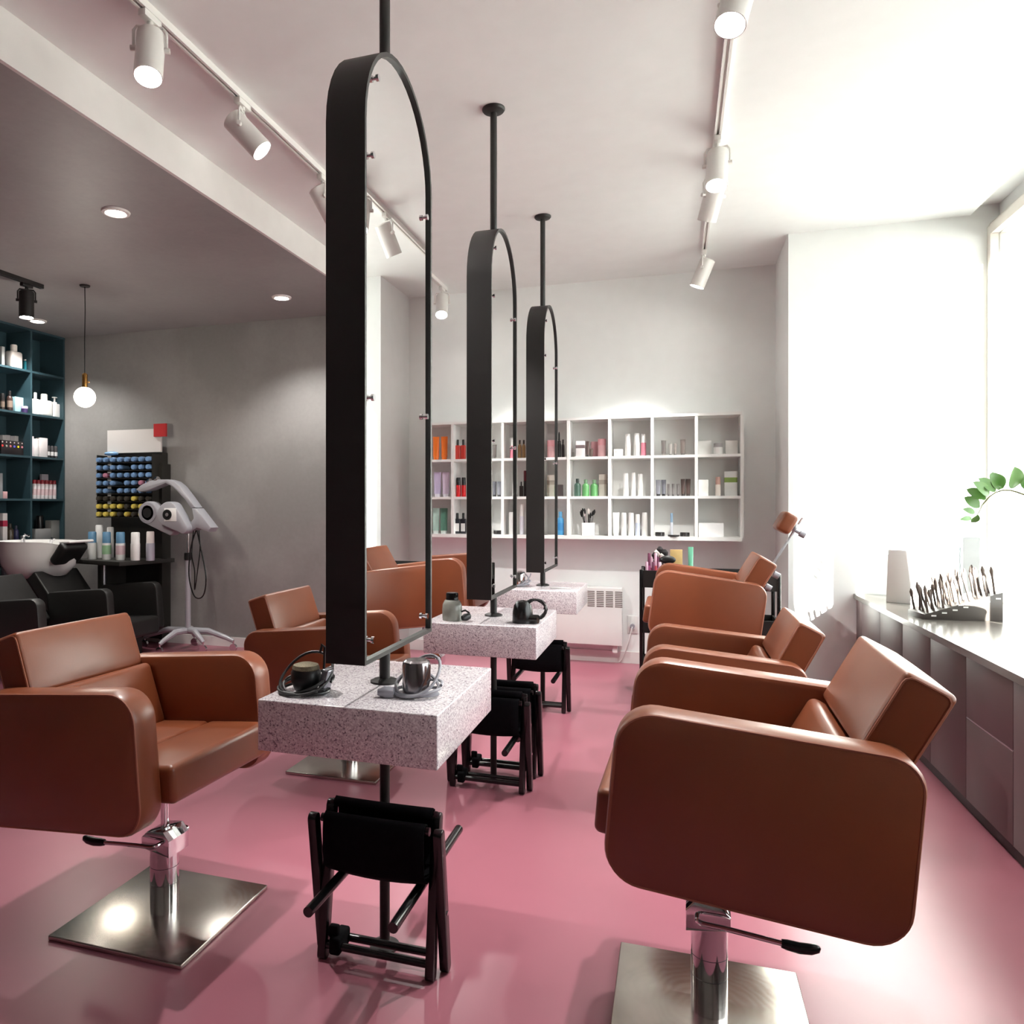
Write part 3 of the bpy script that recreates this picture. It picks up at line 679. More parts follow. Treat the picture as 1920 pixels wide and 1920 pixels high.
sh('tube', T, 1105.6, 1112, .07, 'short dark brown tube in front of the pink carton', (92, 76, 70), BK, cat='tube', group=G)
sh('box', T, 1108, 1120, .135, 'pale pink tilted carton in the top shelf row', (240, 184, 192), cat='carton', group=G, y=6.55, rz=.3)
sh('jar', T, 1121, 1136, .150, 'tall pink tub in the top shelf row', (238, 190, 194), (242, 176, 184), cat='tub', group=G)
GN = (94, 152, 94)
sh('bottle', Mi, 1076.5, 1089, .150, 'dark green bottle with black cap in the middle shelf row', (56, 82, 70), (40, 50, 46), group=G)
sh('bottle', Mi, 1091.5, 1105, .143, 'left bright green bottle in the middle shelf row', GN, (118, 150, 118), group=G)
sh('bottle', Mi, 1107, 1121.5, .141, 'right bright green bottle in the middle shelf row', GN, (118, 150, 118), group=G)
sh('box', Mi, 1123.5, 1138, .185, 'beige carton with hourglass print in the middle shelf row', (214, 208, 198), (176, 166, 156), cat='carton', group=G, y=6.52)
sh('jar', T, 1151, 1168, .060, 'low white cream jar in the top shelf row', (240, 238, 230), (244, 242, 236), cat='jar', group=G)
sh('slim', T, 1172, 1182.5, .186, 'left tall white bottle in the top shelf row', WH, WH, group=G)
sh('slim', T, 1188, 1199.5, .190, 'right tall white bottle in the top shelf row', WH, WH, group=G)
sh('slim', T, 1201.6, 1211.6, .182, 'pink lotion bottle with white cap in the top shelf row', (232, 140, 160), WH, group=G)
sh('slim', Mi, 1168.5, 1178.7, .190, 'left of three white bottles in the middle shelf row', WH, WH, group=G)
sh('slim', Mi, 1183.5, 1192, .196, 'middle one of three white bottles in the middle shelf row', WH, WH, group=G)
sh('slim', Mi, 1195.6, 1206, .184, 'right of three white bottles in the middle shelf row', WH, WH, group=G)
sh('tube', Bo, 1148.7, 1161.5, .194, 'first white tube from the left in the bottom shelf row', (244, 244, 240), WH, cat='tube', group=G)
sh('slim', Bo, 1164.8, 1175, .192, 'white bottle second from the left in the bottom shelf row', WH, WH, group=G)
sh('slim', Bo, 1178, 1189, .192, 'white bottle third from the left in the bottom shelf row', WH, WH, group=G)
sh('slim', Bo, 1191, 1200.2, .180, 'pale blue bottle with white cap in the bottom shelf row', (206, 216, 232), WH, group=G)
sh('slim', Bo, 1203, 1214.3, .194, 'white bottle at the right end of its bottom shelf cell', WH, WH, group=G)
DT = (92, 86, 84)
sh('tube', T, 1239.8, 1249, .125, 'larger dark tube on the left of the top row cell', DT, (120, 114, 110), cat='tube', group=G)
sh('tube', T, 1253.8, 1260.3, .098, 'left small grey tube in the top row', (140, 136, 132), (70, 66, 64), cat='tube', group=G)
sh('tube', T, 1263, 1269.2, .098, 'right small grey tube in the top row', (120, 112, 108), (70, 66, 64), cat='tube', group=G)
sh('tube', T, 1275.3, 1285.2, .128, 'larger dark tube on the right of the top row cell', (104, 94, 90), (90, 84, 82), cat='tube', group=G)
sh('tube', Mi, 1229.4, 1239.4, .134, 'left silver and black tube in the middle row', (120, 120, 128), BK, cat='tube', group=G)
sh('tube', Mi, 1239.8, 1249, .134, 'right silver and black tube in the middle row', (96, 96, 104), BK, cat='tube', group=G)
for k, (a, b, w) in enumerate(((1251, 1256, 'left'), (1259.4, 1265, 'middle'), (1268.4, 1274, 'right'))):
    sh('tube', Mi, a, b, .10, w + ' of three small dark tubes in the middle row', (110, 104, 104), (60, 56, 56), cat='tube', group=G)
sh('tube', Mi, 1276.3, 1285.4, .138, 'left dark brown tube in the middle row', (82, 66, 62), (52, 44, 42), cat='tube', group=G)
sh('tube', Mi, 1285.8, 1295, .138, 'right dark brown tube in the middle row', (82, 66, 62), (52, 44, 42), cat='tube', group=G)
sh('compact', Bo, 1228.5, 1246.2, .034, 'black round compact at the left of the bottom shelf cell', (40, 38, 38), (30, 28, 28), cat='compact', group=G)
sh('slim', Bo, 1256.6, 1262, .190, 'thin white wand bottle with blue cap in the bottom row', (228, 232, 240), (140, 170, 196), group=G)
sh('compact', Bo, 1252, 1274, .014, 'flat black tray dish before the thin wand bottle', (50, 48, 48), cat='dish', group=G, y=6.425)
sh('compact', Bo, 1275, 1293.2, .034, 'black round compact at the right of the bottom shelf cell', (40, 38, 38), (30, 28, 28), cat='compact', group=G)
sh('box', T, 1308.5, 1334, .115, 'left blank white carton in the top right shelf cell', (242, 241, 238), cat='carton', group=G, d=.05, y=6.53)
sh('jar', T, 1338, 1355, .088, 'white jar with a dark band in the top right shelf cell', WH, (150, 146, 146), cat='jar', group=G, y=6.44)
sh('box', T, 1360, 1382.5, .113, 'right blank white carton in the top right shelf cell', (240, 236, 232), cat='carton', group=G, d=.05, y=6.53)
sh('box', Mi, 1309.2, 1328, .130, 'white carton with yellow foot in the right middle cell', (244, 243, 238), cat='carton', group=G, d=.05)
sh('slim', Mi, 1341, 1351.4, .152, 'white bottle with dusty pink cap in the right middle cell', (236, 226, 218), (208, 168, 156), group=G)
sh('box', Mi, 1358, 1382, .196, 'white carton with a green band in the right middle cell', (228, 230, 228), (134, 158, 86), cat='carton', group=G, d=.06, y=6.5)
sh('box', Bo, 1310, 1356.5, .112, 'wide white carton with crescent print in the bottom right cell', (244, 244, 244), cat='carton', group=G, d=.06, y=6.48)
# cup of brushes
cx0 = ux(1103.5, SYP)
cup = thing('brush_cup', 'square white cup full of make-up brushes in the bottom shelf row', 'cup', (cx0, SYP, ZR[0]), 0, G)
obj('cup', B().rb((0, 0, .053), (.104, .09, .106), .006, k=2, m=1), pm(WH), cup)
rn = random.Random(3)
for k in range(11):
    a = rn.uniform(-.04, .04); b_ = rn.uniform(-.03, .03); tx = a * 1.9; ty = b_ * 1.6; hz = rn.uniform(.19, .235)
    br = obj('brush', B().tube([(a, b_, .09), (tx * .8, ty, hz - .045)], .0035, 7), black_gloss if k % 2 else chrome, cup)
    obj('bristles', B().tube([(tx * .8, ty, hz - .046), (tx * .9, ty, hz - .02), (tx, ty, hz)], [.006, .013 if k == 4 else .009, .003], 9), pm(BK, .9) if k % 3 else pm((214, 208, 204), .9), br)

# ================================================================== heater, socket
ht = thing('wall_heater', 'white panel heater with a slotted grille on the back wall', 'heater', (-.72, YB, 0))
obj('body', B().rb((0, -.075, .405), (.60, .11, .49), .008, k=2, m=1), white_enamel, ht)
for c in range(4):
    for r_ in range(9):
        obj('grille_slot', cached(('slot',), lambda: B().box(-.030, .030, -.002, 0, -.0042, .0042).mesh('grille_slot', mat('grille_dark', (120, 112, 108), rough=.7), smooth=False)), None, ht, (.045 + c * .076, -.130, .492 + r_ * .0155))
obj('foot', box(-.26, -.22, -.10, -.02, .098, .162), white_enamel, ht); obj('foot', box(.22, .26, -.10, -.02, .098, .162), white_enamel, ht)
sk = thing('wall_socket', 'white wall socket with a plugged-in cable beside the heater', 'socket', (-.34, YB, .33))
obj('face_plate', B().rb((0, -.005, 0), (.085, .01, .15), .003, k=1, m=1), white_enamel, sk)
obj('plug', B().cyl((0, -.01, -.01), (0, -.045, -.01), .02, n=14), grey_plastic, sk)
obj('cable', B().tube([(0, -.045, -.012), (-.01, -.06, -.05), (-.03, -.05, -.14), (-.055, -.035, -.22), (-.09, -.03, -.30), (-.11, -.03, -.322)], .004, 7), pm(WH), sk)

# ================================================================== black trolley behind the last chair
TX0, TX1, TY0, TY1 = -.235, .675, 5.50, 5.84
tr = thing('salon_trolley', 'black three-tier trolley behind the headrest chair', 'trolley', ((TX0 + TX1) / 2, (TY0 + TY1) / 2, 0))
hx_, hy_ = (TX1 - TX0) / 2, (TY1 - TY0) / 2
for sx in (-1, 1):
    for sy in (-1, 1):
        pst = obj('post', B().rb((sx * (hx_ - .012), sy * (hy_ - .012), .48), (.024, .024, .83), .004, k=1, m=1), black_gloss, tr)
        obj('caster', B().cyl((sx * (hx_ - .012) - .01, sy * (hy_ - .012), .03), (sx * (hx_ - .012) + .01, sy * (hy_ - .012), .03), .03, n=16).cyl((sx * (hx_ - .012), sy * (hy_ - .012), .03), (sx * (hx_ - .012), sy * (hy_ - .012), .07), .008, n=8), dark_plastic, pst)
for z in (.12, .45, .77):
    obj('tray', B().box(-hx_ + .02, hx_ - .02, -hy_ + .02, hy_ - .02, z, z + .012).box(-hx_ + .024, hx_ - .024, -hy_ + .006, -hy_ + .02, z, z + .12).box(-hx_ + .024, hx_ - .024, hy_ - .02, hy_ - .006, z, z + .12).box(-hx_ + .006, -hx_ + .02, -hy_ + .024, hy_ - .024, z, z + .12).box(hx_ - .02, hx_ - .006, -hy_ + .024, hy_ - .024, z, z + .12), black_metal, tr)
TZ = .782
rn = random.Random(11)
pinks = [(196, 112, 150), (176, 96, 140), (150, 70, 84), (214, 150, 176), (206, 90, 100)]
for k in range(7):
    uu = 1213 + k * 4.0
    product('slim', ORD[k] + ' from the left of the pink make-up bottles on the trolley', ux(uu, 5.6), 5.56 + .05 * (k % 3), TZ, .165 + .03 * ((k * 5) % 3), .022, pinks[k % 5], (110, 50, 80) if k % 2 else (220, 180, 200), cat='cosmetic bottle', group='pink cosmetics on the trolley')
for k in range(5):
    x = ux(1228 + 4.5 * k, 5.62); b_ = thing('makeup_brush', ORD[k] + ' from the left of the fluffy make-up brushes on the trolley', 'brush', (x, 5.67, TZ), 0, 'make-up brushes on the trolley')
    hh = .17 + .02 * (k % 3); obj('handle', B().cyl((0, 0, 0), (.004 * (k - 2), 0, hh), .005, n=8), black_gloss, b_)
    obj('bristles', B().lathe([(.006, hh), (.022, hh + .02), (.024, hh + .04), (.008, hh + .06)], 14), pm((232, 226, 220) if k % 2 else (34, 30, 32), .9), b_)
product('box', 'flat tan carton standing on the trolley behind the chair arm', ux(1268, 5.7), 5.74, TZ, .245, .085, (206, 176, 120), cat='carton', d=.02)
product('tube', 'slim green tube standing upright on the trolley', ux(1295, 5.65), 5.66, TZ, .27, .036, (120, 196, 164), (90, 170, 140), cat='tube')
hb = thing('hair_brush', 'dark rounded hair brush lying on the trolley', 'brush', (ux(1252, 5.65), 5.60, TZ))
obj('head', B().sph((0, 0, .18), .05, 16, 10, (1.1, .35, .6)), dark_plastic, hb); obj('handle', B().cyl((0, 0, 0), (0, 0, .17), .009, n=10), dark_plastic, hb)

# ================================================================== cabinets and worktop by the window
XCB = 1.205; ZCT = .73
wt = thing('worktop', 'long dark grey worktop under the window, glaring in the sun', 'worktop', (0, 0, 0))
obj('slab', B().box(XCB - .016, XW - .05, YF + .02, YR - .002, ZCT - .032, ZCT), counter_top, wt)
seams = [YR - .01, 5.76, 5.28, 4.80, 4.32, 3.84, 3.36, 2.88, 2.40, 1.92, 1.44]
for i in range(len(seams) - 1):
    y1, y0 = seams[i], seams[i + 1]
    lab = ['narrow filler cabinet at the far end under the worktop', 'brown cabinet unit, second from the far wall', 'brown cabinet unit, third from the far wall', 'brown cabinet unit, fourth from the far wall', 'brown cabinet unit behind the big front chair', 'brown cabinet unit with two drawers and a bright gap line', 'brown cabinet unit at the right edge of the photo, next to the drawers', 'first brown cabinet unit beyond the right edge of the photo', 'second brown cabinet unit beyond the right edge of the photo', 'third brown cabinet unit beyond the right edge of the photo'][i]
    cb = thing('base_cabinet', lab, 'cabinet', (XCB, (y0 + y1) / 2, 0), 0, 'brown base cabinets under the window'); h = (y1 - y0) / 2
    obj('carcass', box(.02, XW - .06 - XCB, -h + .001, h - .001, .065, ZCT - .034), cabinet_brown, cb)
    obj('plinth', box(.03, .06, -h, h, 0, .065), plinth_black, cb)
    if i == 5:
        d1 = obj('drawer_front', B().rb((.009, 0, .248), (.018, 2 * h - .004, .352), .0015, k=1, m=1), cabinet_brown, cb)
        d2 = obj('drawer_front', B().rb((.009, 0, .562), (.018, 2 * h - .004, .262), .0015, k=1, m=1), cabinet_brown, cb)
        obj('grip_strip', box(.0005, .012, -h + .003, h - .003, .4245, .4305), alu, cb)
    else:
        dr = obj('door', B().rb((.009, 0, .383), (.018, 2 * h - .004, .622), .0015, k=1, m=1), cabinet_brown, cb)
    obj('top_strip', box(.001, .012, -h + .002, h - .002, .6945, ZCT - .0335), alu, cb)

# things on the worktop
bh = thing('brush_holder', 'dark slanted make-up brush holder with slots on the worktop', 'brush holder', (1.46, 4.83, ZCT), R(8))
wedge = [(-.19, 0), (.19, 0), (.19, .155), (-.19, .028)]
obj('block', B().prism(wedge, -.10, .10, 'xz', .003), mat('grey_holder', (74, 68, 64), rough=.35), bh)
for k in range(7): obj('slot', B().box(-.012, .012, -.1012, -.10, -.004, .004), pm((226, 226, 222)), bh, (-.155 + k * .052 + .01, 0, .022 + k * .0165))  # painted pale: stands for daylight showing through the slots
rn = random.Random(5)
for i in range(9):
    for j in range(4):
        x = -.165 + i * .041 + rn.uniform(-.006, .006); y = -.075 + j * .05; z = .028 + (x + .19) / .38 * .127
        L = rn.uniform(.11, .175); tx = -.02 + rn.uniform(-.015, .015); ty = rn.uniform(-.01, .01)
        br = thing('makeup_brush', 'make-up brush in the slanted holder, %s file from its low end, %s rank' % (ORD[i], ['front', 'second', 'third', 'back'][j]), 'brush', (0, 0, 0), 0, 'make-up brushes in the slanted holder')
        br.matrix_world = Matrix.Translation((1.46, 4.83, ZCT)) @ Matrix.Rotation(R(8), 4, 'Z') @ Matrix.Translation((x, y, z - .012))
        obj('handle', B().tube([(0, 0, 0), (tx * .7, ty, L * .65)], .0055, 6), pm((84, 72, 66)), br)
        obj('bristles', B().tube([(tx * .7, ty, L * .64), (tx * .9, ty, L * .85), (tx, ty, L)], [.006, .010, .003], 8), pm((104, 92, 86), .8), br)
fr = thing('tabletop_picture', 'pale grey standing frame on the worktop behind the brushes', 'picture frame', (1.60, 5.50, ZCT), R(4))
obj('frame', B().box(-.14, -.105, -.015, .015, .0, .42).box(.10, .20, -.015, .015, 0, .42).box(-.105, .10, -.015, .015, .355, .42).box(-.105, .10, -.015, .015, 0, .03), mat('pale_grey_frame', (166, 170, 172), rough=.4), fr)
obj('panel', box(-.105, .10, .003, .010, .03, .355), mat('frosted_panel', (222, 230, 234), rough=.25), fr)
cd = thing('display_card', 'white folded card leaning on the worktop left of the grey frame', 'card', (1.345, 5.45, ZCT), R(-35))
obj('front_leaf', B().rb((0, 0, .165), (.14, .006, .33), .002, k=1, m=1), white_enamel, cd, rot=(R(-5), 0, 0))
obj('back_leaf', B().rb((0, .06, .165), (.14, .006, .33), .002, k=1, m=1), white_enamel, cd, rot=(R(5), 0, 0))
# potted plant: arching stem with paired leaves
leaf_m = mat('green_leaf', (98, 142, 72), rough=.35, var=.15, scale=6)
b = leaf_m.node_tree.nodes['Principled BSDF']; b.inputs['Subsurface Weight'].default_value = .15; b.inputs['Subsurface Radius'].default_value = (.01, .02, .005)
pt = thing('potted_plant', 'arching plant stem with oval green leaves in front of the window', 'plant', (1.80, 3.93, ZCT))
obj('pot', B().lathe([(.11, 0), (.115, .005), (.145, .30), (.15, .31), (.138, .31), (.13, .28)], 28), white_enamel, pt)
obj('soil', B().lathe([(.132, .27), (.13, .278)], 24), mat('soil', (60, 46, 36), rough=.95, var=.3, scale=60), pt)
def leaf_mesh(L, w):
    vs = []; fs = []; n = 8
    for i in range(n + 1):
        t = i / n; ww = w * math.sin(math.pi * min(1, t * .98 + .02)) ** .7 * (1 - .15 * t); z = .10 * L * math.sin(t * 2.6)
        vs += [(t * L, -ww, z + ww * .25), (t * L, 0, z), (t * L, ww, z + ww * .25)]
    for i in range(n):
        a = i * 3; fs += [(a, a + 1, a + 4, a + 3), (a + 1, a + 2, a + 5, a + 4)]
    return B().add(vs, fs)
def stem(pts, leaves, seed):
    P = [Vector(p) for p in pts]; st = obj('stem', B().tube(P, [.006 - .0038 * i / (len(P) - 1) for i in range(len(P))], 8), mat('stem_green', (110, 128, 78), rough=.5), pt)
    rn = random.Random(seed); N = len(P) - 1
    for k in range(leaves):
        t = .45 + .55 * k / max(1, leaves - 1); i = min(N - 1, int(t * N)); f = t * N - i; p = P[i].lerp(P[i + 1], f); dr = (P[i + 1] - P[i]).normalized()
        L = .085 * (1 - .5 * max(0, t - .8) / .2); side = dr.cross(Vector((0, 1, 0))).normalized() * (1 if k % 2 else .9)
        sg = -1 if side.z < 0 else 1
        up = side * sg
        d = (up * (1 if k % 5 else -.8) + dr * .35 + Vector((0, (-1) ** k * .45, 0))).normalized()
        me = cached(('leaf', round(L, 3)), lambda: leaf_mesh(L, L * .24).mesh('leaf', leaf_m, 60))
        o = obj('leaf', me, None, st); q = d.to_track_quat('X', 'Z'); o.rotation_mode = 'QUATERNION'; o.rotation_quaternion = q; o.location = p
w0 = pt.location; base_p = Vector((1.80, 3.93, ZCT + .27))
def bez(A0, A1, A2, A3, n): return [(1 - t) ** 3 * A0 + 3 * (1 - t) ** 2 * t * A1 + 3 * (1 - t) * t * t * A2 + t ** 3 * A3 for t in [i / n for i in range(n + 1)]]
arc = [atY(1640 + a / 6, 860 + b_ / 6, 3.93 + .01 * k) for k, (a, b_) in enumerate(((1680, 405), (1600, 375), (1520, 355), (1440, 355), (1360, 380), (1290, 430), (1210, 520), (1180, 590), (1150, 640)))]
low = bez(base_p, Vector((1.84, 3.9, 1.25)), arc[0] + (arc[0] - arc[1]) * 2.5, arc[0], 12)
P_ = [p_ - w0 for p_ in low[:-1] + arc]
st = obj('stem', B().tube(P_, [.0065 - .0042 * i / (len(P_) - 1) for i in range(len(P_))], 8), mat('stem_green', (120, 124, 84), rough=.5), pt)
for k, (bx, by, tx_, ty_, w_) in enumerate(((1550, 335, 1560, 80, 150), (1432, 340, 1300, 165, 135), (1400, 352, 1310, 150, 120), (1360, 370, 1150, 220, 100), (1285, 410, 1085, 260, 105), (1245, 460, 1030, 345, 105), (1180, 550, 1000, 435, 110), (1130, 610, 978, 568, 62), (1090, 665, 940, 690, 50), (1165, 632, 1088, 715, 70), (1690, 345, 1655, 200, 90), (1760, 390, 1760, 190, 120))):
    yy = 3.95 + .03 * ((k * 3) % 4 - 1.5)
    p0 = atY(1640 + bx / 6, 860 + by / 6, 3.96); p1 = atY(1640 + tx_ / 6, 860 + ty_ / 6, yy); L_ = (p1 - p0).length; ww = w_ / 6 * 4.2 / FPX / 2 * 1.05
    o = obj('leaf', leaf_mesh(L_, ww).mesh('leaf', leaf_m, 60), None, st); o.rotation_mode = 'QUATERNION'
    d_ = (p1 - p0).normalized(); nrm = Vector((.25, -1, .2)); nrm = (nrm - d_ * nrm.dot(d_)).normalized(); yv = nrm.cross(d_)
    o.rotation_quaternion = Matrix((d_, yv, nrm)).transposed().to_quaternion(); o.location = p0 - w0
for k, (ex, ey, ez) in enumerate(((1.82, 3.6, 1.6), (1.93, 4.0, 1.65), (1.68, 3.55, 1.5))):
    E_ = Vector((ex, ey, ez)); q_ = [(base_p.lerp(E_, i / 10) + Vector((0, 0, .12 * math.sin(math.pi * i / 10)))) - w0 for i in range(11)]
    stem(q_, 11, 5 + k)

# ================================================================== grey corner: teal shelf
TX = -6.008; TB = XL + .002
ts = thing('teal_shelf', 'tall teal open shelf with products on the left wall', 'shelf', (TX, 5.807, 0))
levels = [3.062, 2.652, 2.232, 1.812, 1.392, .972, .552, .132]
yc = [YG - .012, 5.807, 5.378, 4.949]
obj('back_panel', box(TB - TX, TB - TX + .012, yc[-1] - 5.807, YG - .002 - 5.807, .12, 3.078), teal_paint, ts)
for k, z in enumerate(levels):
    obj('board', box(TB - TX + .012, 0 if k else .002, yc[-1] - 5.807, YG - .002 - 5.807, z, z + .02), teal_paint, ts)
for y in yc:
    for k in range(len(levels) - 1):
        obj('divider', box(TB - TX + .012, -.001, y - 5.807 - .010, y - 5.807 + .010, levels[k + 1] + .02, levels[k]), teal_paint, ts)
TG = 'products on the teal shelf'
def tsh(kind, lev, u0, u1, h, label, c1, c2=None, x=-6.10, **kw):
    a, b = uy(u0, x), uy(u1, x); kw.setdefault('rz', R(90)); kw.setdefault('group', TG)
    return product(kind, label, x, (a + b) / 2, levels[lev] + .02, h, abs(b - a), c1, c2, **kw)
tsh('flask', 1, 14.9, 36.7, .235, 'big white bottle with round cap on the top teal shelf', (238, 230, 224), (238, 230, 224))
tsh('spray', 1, 37.8, 45, .16, 'left teal spray bottle with white nozzle on the top teal shelf', (52, 140, 150), WH, x=-6.13)
tsh('spray', 1, 45.5, 55, .175, 'right teal spray bottle with white nozzle on the top teal shelf', (48, 132, 146), WH, x=-6.08)
tsh('box', 1, 1, 6.5, .19, 'pale tilted carton at the left edge of the top teal shelf', (206, 208, 206), cat='carton')
tsh('slim', 2, 1.0, 8, .165, 'dark bottle at the left edge of the second teal shelf', (58, 46, 42), (30, 28, 28), c3=(120, 104, 92))
tsh('bottle', 2, 13.5, 22.5, .20, 'dark brown bottle left of the pale blue carton', (62, 46, 42), (36, 32, 32), c3=(140, 122, 110))
tsh('box', 2, 24, 47, .155, 'pale blue carton on the second teal shelf', (166, 208, 218), cat='carton', d=.06, x=-6.13)
tsh('jar', 2, 41, 50.5, .065, 'small purple jar before the pale blue carton', (62, 46, 92), (196, 176, 210), cat='jar', x=-6.05)
tsh('flask', 2, 61.3, 71, .228, 'left white bottle on the second teal shelf by the pendant lamp', WH, WH)
tsh('flask', 2, 72, 93, .228, 'wide white bottle beside the pump dispenser', WH, WH)
tsh('pump', 2, 93.7, 110.5, .220, 'white pump dispenser on the second teal shelf', WH, WH)
for k in range(6):
    tsh('box', 3, -1 + 7.6 * k, 6 + 7.6 * k, .195 + .004 * (k % 2), ORD[k] + ' from the left of the thin cartons behind the black colour display', (206 - 10 * (k % 3), 200 - 10 * (k % 3), 200 - 8 * (k % 3)), cat='carton', d=.08, x=-6.20, group='row of thin cartons on the teal shelf')
tsh('box', 3, 45.5, 57, .205, 'wide white carton at the right of the row on the third teal shelf', (236, 226, 230), cat='carton', d=.09, x=-6.13)
t_ = tsh('box', 3, 0, 42, .135, 'black colour display box with bright dots on the third teal shelf', (36, 30, 32), cat='display', x=-6.06, d=.03)
for k, c in enumerate(((206, 60, 60), (150, 150, 140), (196, 110, 110), (90, 90, 200), (230, 214, 40), (190, 120, 130))):
    o = obj('colour_dot', B().cyl((0, -.0175, 0), (0, -.015, 0), .011, n=12), pm(c), t_, (-.115 + k * .045, 0, .082)); o2 = obj('colour_dot', B().cyl((0, -.0175, 0), (0, -.015, 0), .007, n=10), pm((200, 190, 186)), t_, (-.115 + k * .045, 0, .118))
tsh('slim', 3, 61.3, 71.4, .182, 'white rounded bottle on the third teal shelf', (234, 230, 230), WH)
tsh('box', 3, 71.5, 85, .198, 'white carton next to the rounded bottle on the third teal shelf', (228, 222, 222), cat='carton', d=.06)
for k in range(4):
    tsh('slim', 3, 88 + 7 * k, 93.2 + 7 * k, .128, ORD[k] + ' from the left of the small black bottles on the third teal shelf', (44, 42, 44), (70, 68, 70), c3=(206, 204, 204), group='small black bottles on the teal shelf')
tsh('box', 4, 76.5, 117, .258, 'grey carton behind the red-capped tubes', (176, 170, 180), cat='carton', d=.03, x=-6.22)
for k in range(7):
    tsh('aerosol', 4, 61.4 + 7.4 * k, 67.6 + 7.4 * k, .192, ORD[k] + ' from the left of the red-capped white tubes on the teal shelf', (226, 218, 220), (150, 36, 48), cat='tube', name='tube', c3=(214, 186, 190), group='red-capped tubes on the teal shelf')
tsh('box', 4, 2.5, 10.5, .068, 'small pink carton on the fourth teal shelf', (214, 170, 172), cat='carton')
tsh('box', 4, -6, 1.5, .24, 'tall grey carton at the left edge of the fourth teal shelf', (150, 152, 156), cat='carton', d=.05)
tsh('box', 5, 1, 9.5, .28, 'tall white and red carton on the lowest visible teal shelf', (222, 214, 214), (172, 52, 78), cat='carton', d=.06)
tsh('bottle', 5, 13, 24, .18, 'dark brown bottle on the lowest visible teal shelf', (66, 56, 46), (52, 44, 38))
tsh('bottle', 5, 26, 34, .16, 'dark violet bottle on the lowest visible teal shelf', (58, 56, 92), (52, 50, 70))
tsh('box', 5, 61.5, 90, .12, 'low grey tray carton on the lowest visible teal shelf', (150, 150, 150), cat='carton', d=.08)
tsh('box', 5, 90.5, 107, .20, 'taller grey carton on the lowest visible teal shelf', (140, 140, 138), cat='carton', d=.08)
tsh('slim', 5, 69, 80, .25, 'black bottle behind the low grey carton', (26, 24, 26), (26, 24, 26), x=-6.2)
tsh('slim', 5, 95.5, 102.5, .29, 'red-topped bottle behind the taller grey carton', (200, 190, 190), (176, 44, 44), x=-6.2)
tsh('pump', 6, 3, 16, .30, 'white bottle low on the teal shelf below the basin', (210, 212, 220), WH)
tsh('flask', 6, -4, 2, .26, 'mint bottle low on the teal shelf at the left edge', (120, 168, 170), BK)

# ================================================================== dye rack with sign
rk = thing('dye_rack', 'black display stand with rows of dye tubes against the grey wall', 'display stand', (-5.04, 6.2, 0))
rack_black = mat('rack_black', (36, 34, 30), rough=.5)
obj('back_board', B().box(-.30, .30, -.06, .03, .05, 1.862), rack_black, rk)
obj('side_panel', B().box(.30, .335, -.10, .03, .05, 1.75), rack_black, rk)
obj('sign', B().box(-.325, .31, -.085, -.065, 1.865, 2.092), mat('blank_sign', (206, 202, 198), rough=.5, var=.01), rk, label='blank white header board')
obj('corner_tile', B().box(.245, .385, -.11, -.088, 2.012, 2.137), mat('red_tile', (176, 40, 42), rough=.45, var=.02), rk, label='red square')
rows = [1.79 - .0755 * k for k in range(8)]
for z in rows:
    obj('tube_shelf', B().box(-.345, .30, -.22, -.06, z - .034, z - .028), rack_black, rk)
obj('side_cheek', box(-.352, -.345, -.20, -.06, rows[-1] - .034, 1.84), rack_black, rk)
obj('side_cheek', box(.295, .301, -.20, -.06, rows[-1] - .034, 1.84), rack_black, rk)
missing = {(1, 4), (3, 3), (4, 2), (0, 99)}
dark_end = {5: {0, 1, 2, 3, 4, 6, 7}, 6: {4, 7}, 7: {3, 5}}
BL = (112, 146, 186); YL = (206, 188, 92); DKE = (64, 60, 54); PK = (176, 120, 140)
for r_, z in enumerate(rows):
    for c in range(8):
        if (r_, c) in missing: continue
        if r_ < 5: cc, lb, gr = BL, 'blue-ended dye tube lying in the upper rows of the black rack', 'blue dye tubes in the rack'
        elif c in dark_end.get(r_, ()): cc, lb, gr = DKE, 'dark-ended dye tube lying in the lower rows of the black rack', 'dark dye tubes in the rack'
        else: cc, lb, gr = YL, 'yellow-ended dye tube lying in the lower rows of the black rack', 'yellow dye tubes in the rack'
        if (r_, c) in ((2, 1), (3, 6)): cc, lb, gr = PK, 'pink-ended dye tube among the blue ones in the rack', 'pink dye tubes in the rack'
        od = ['first', 'second', 'third', 'fourth', 'fifth', 'sixth', 'seventh', 'eighth']
        lb = '%s-ended dye tube in the %s row of the rack, %s from the left' % ({BL: 'blue', YL: 'yellow', DKE: 'dark', PK: 'pink'}[cc], ['top', 'second', 'third', 'fourth', 'fifth', 'sixth', 'seventh', 'bottom'][r_], od[c])
        t = thing('dye_tube', lb, 'dye tube', (-5.04 - .31 + c * .083, 6.2 - .235, z), 0, gr)
        obj('cap', cached(('dcap', cc), lambda: B().cyl((0, 0, 0), (0, .025, 0), .022, .025, n=14).cyl((0, -.004, 0), (0, .0, 0), .014, n=12).mesh('cap', pm(cc))), None, t)
        obj('body', cached(('dbody', cc), lambda: B().cyl((0, .025, 0), (0, .14, 0), .026, .020, n=12).mesh('body', pm(tuple(int(x * .8) for x in cc)))), None, t)
bp_ = thing('tissue_pack', 'pale blue bag lying on top of the dye rack below the sign', 'bag', (-5.27, 6.06, 1.845)); obj('bag', B().sph((0, 0, .012), .06, 14, 8, (1.3, .7, .35)), pm((120, 160, 196)), bp_)
obj('knot', B().sph((.07, 0, .012), .014, 8, 6), pm((120, 160, 196)), bp_)
tray = [(-.40, -.46), (.26, -.60), (.42, -.02), (-.40, -.02)]
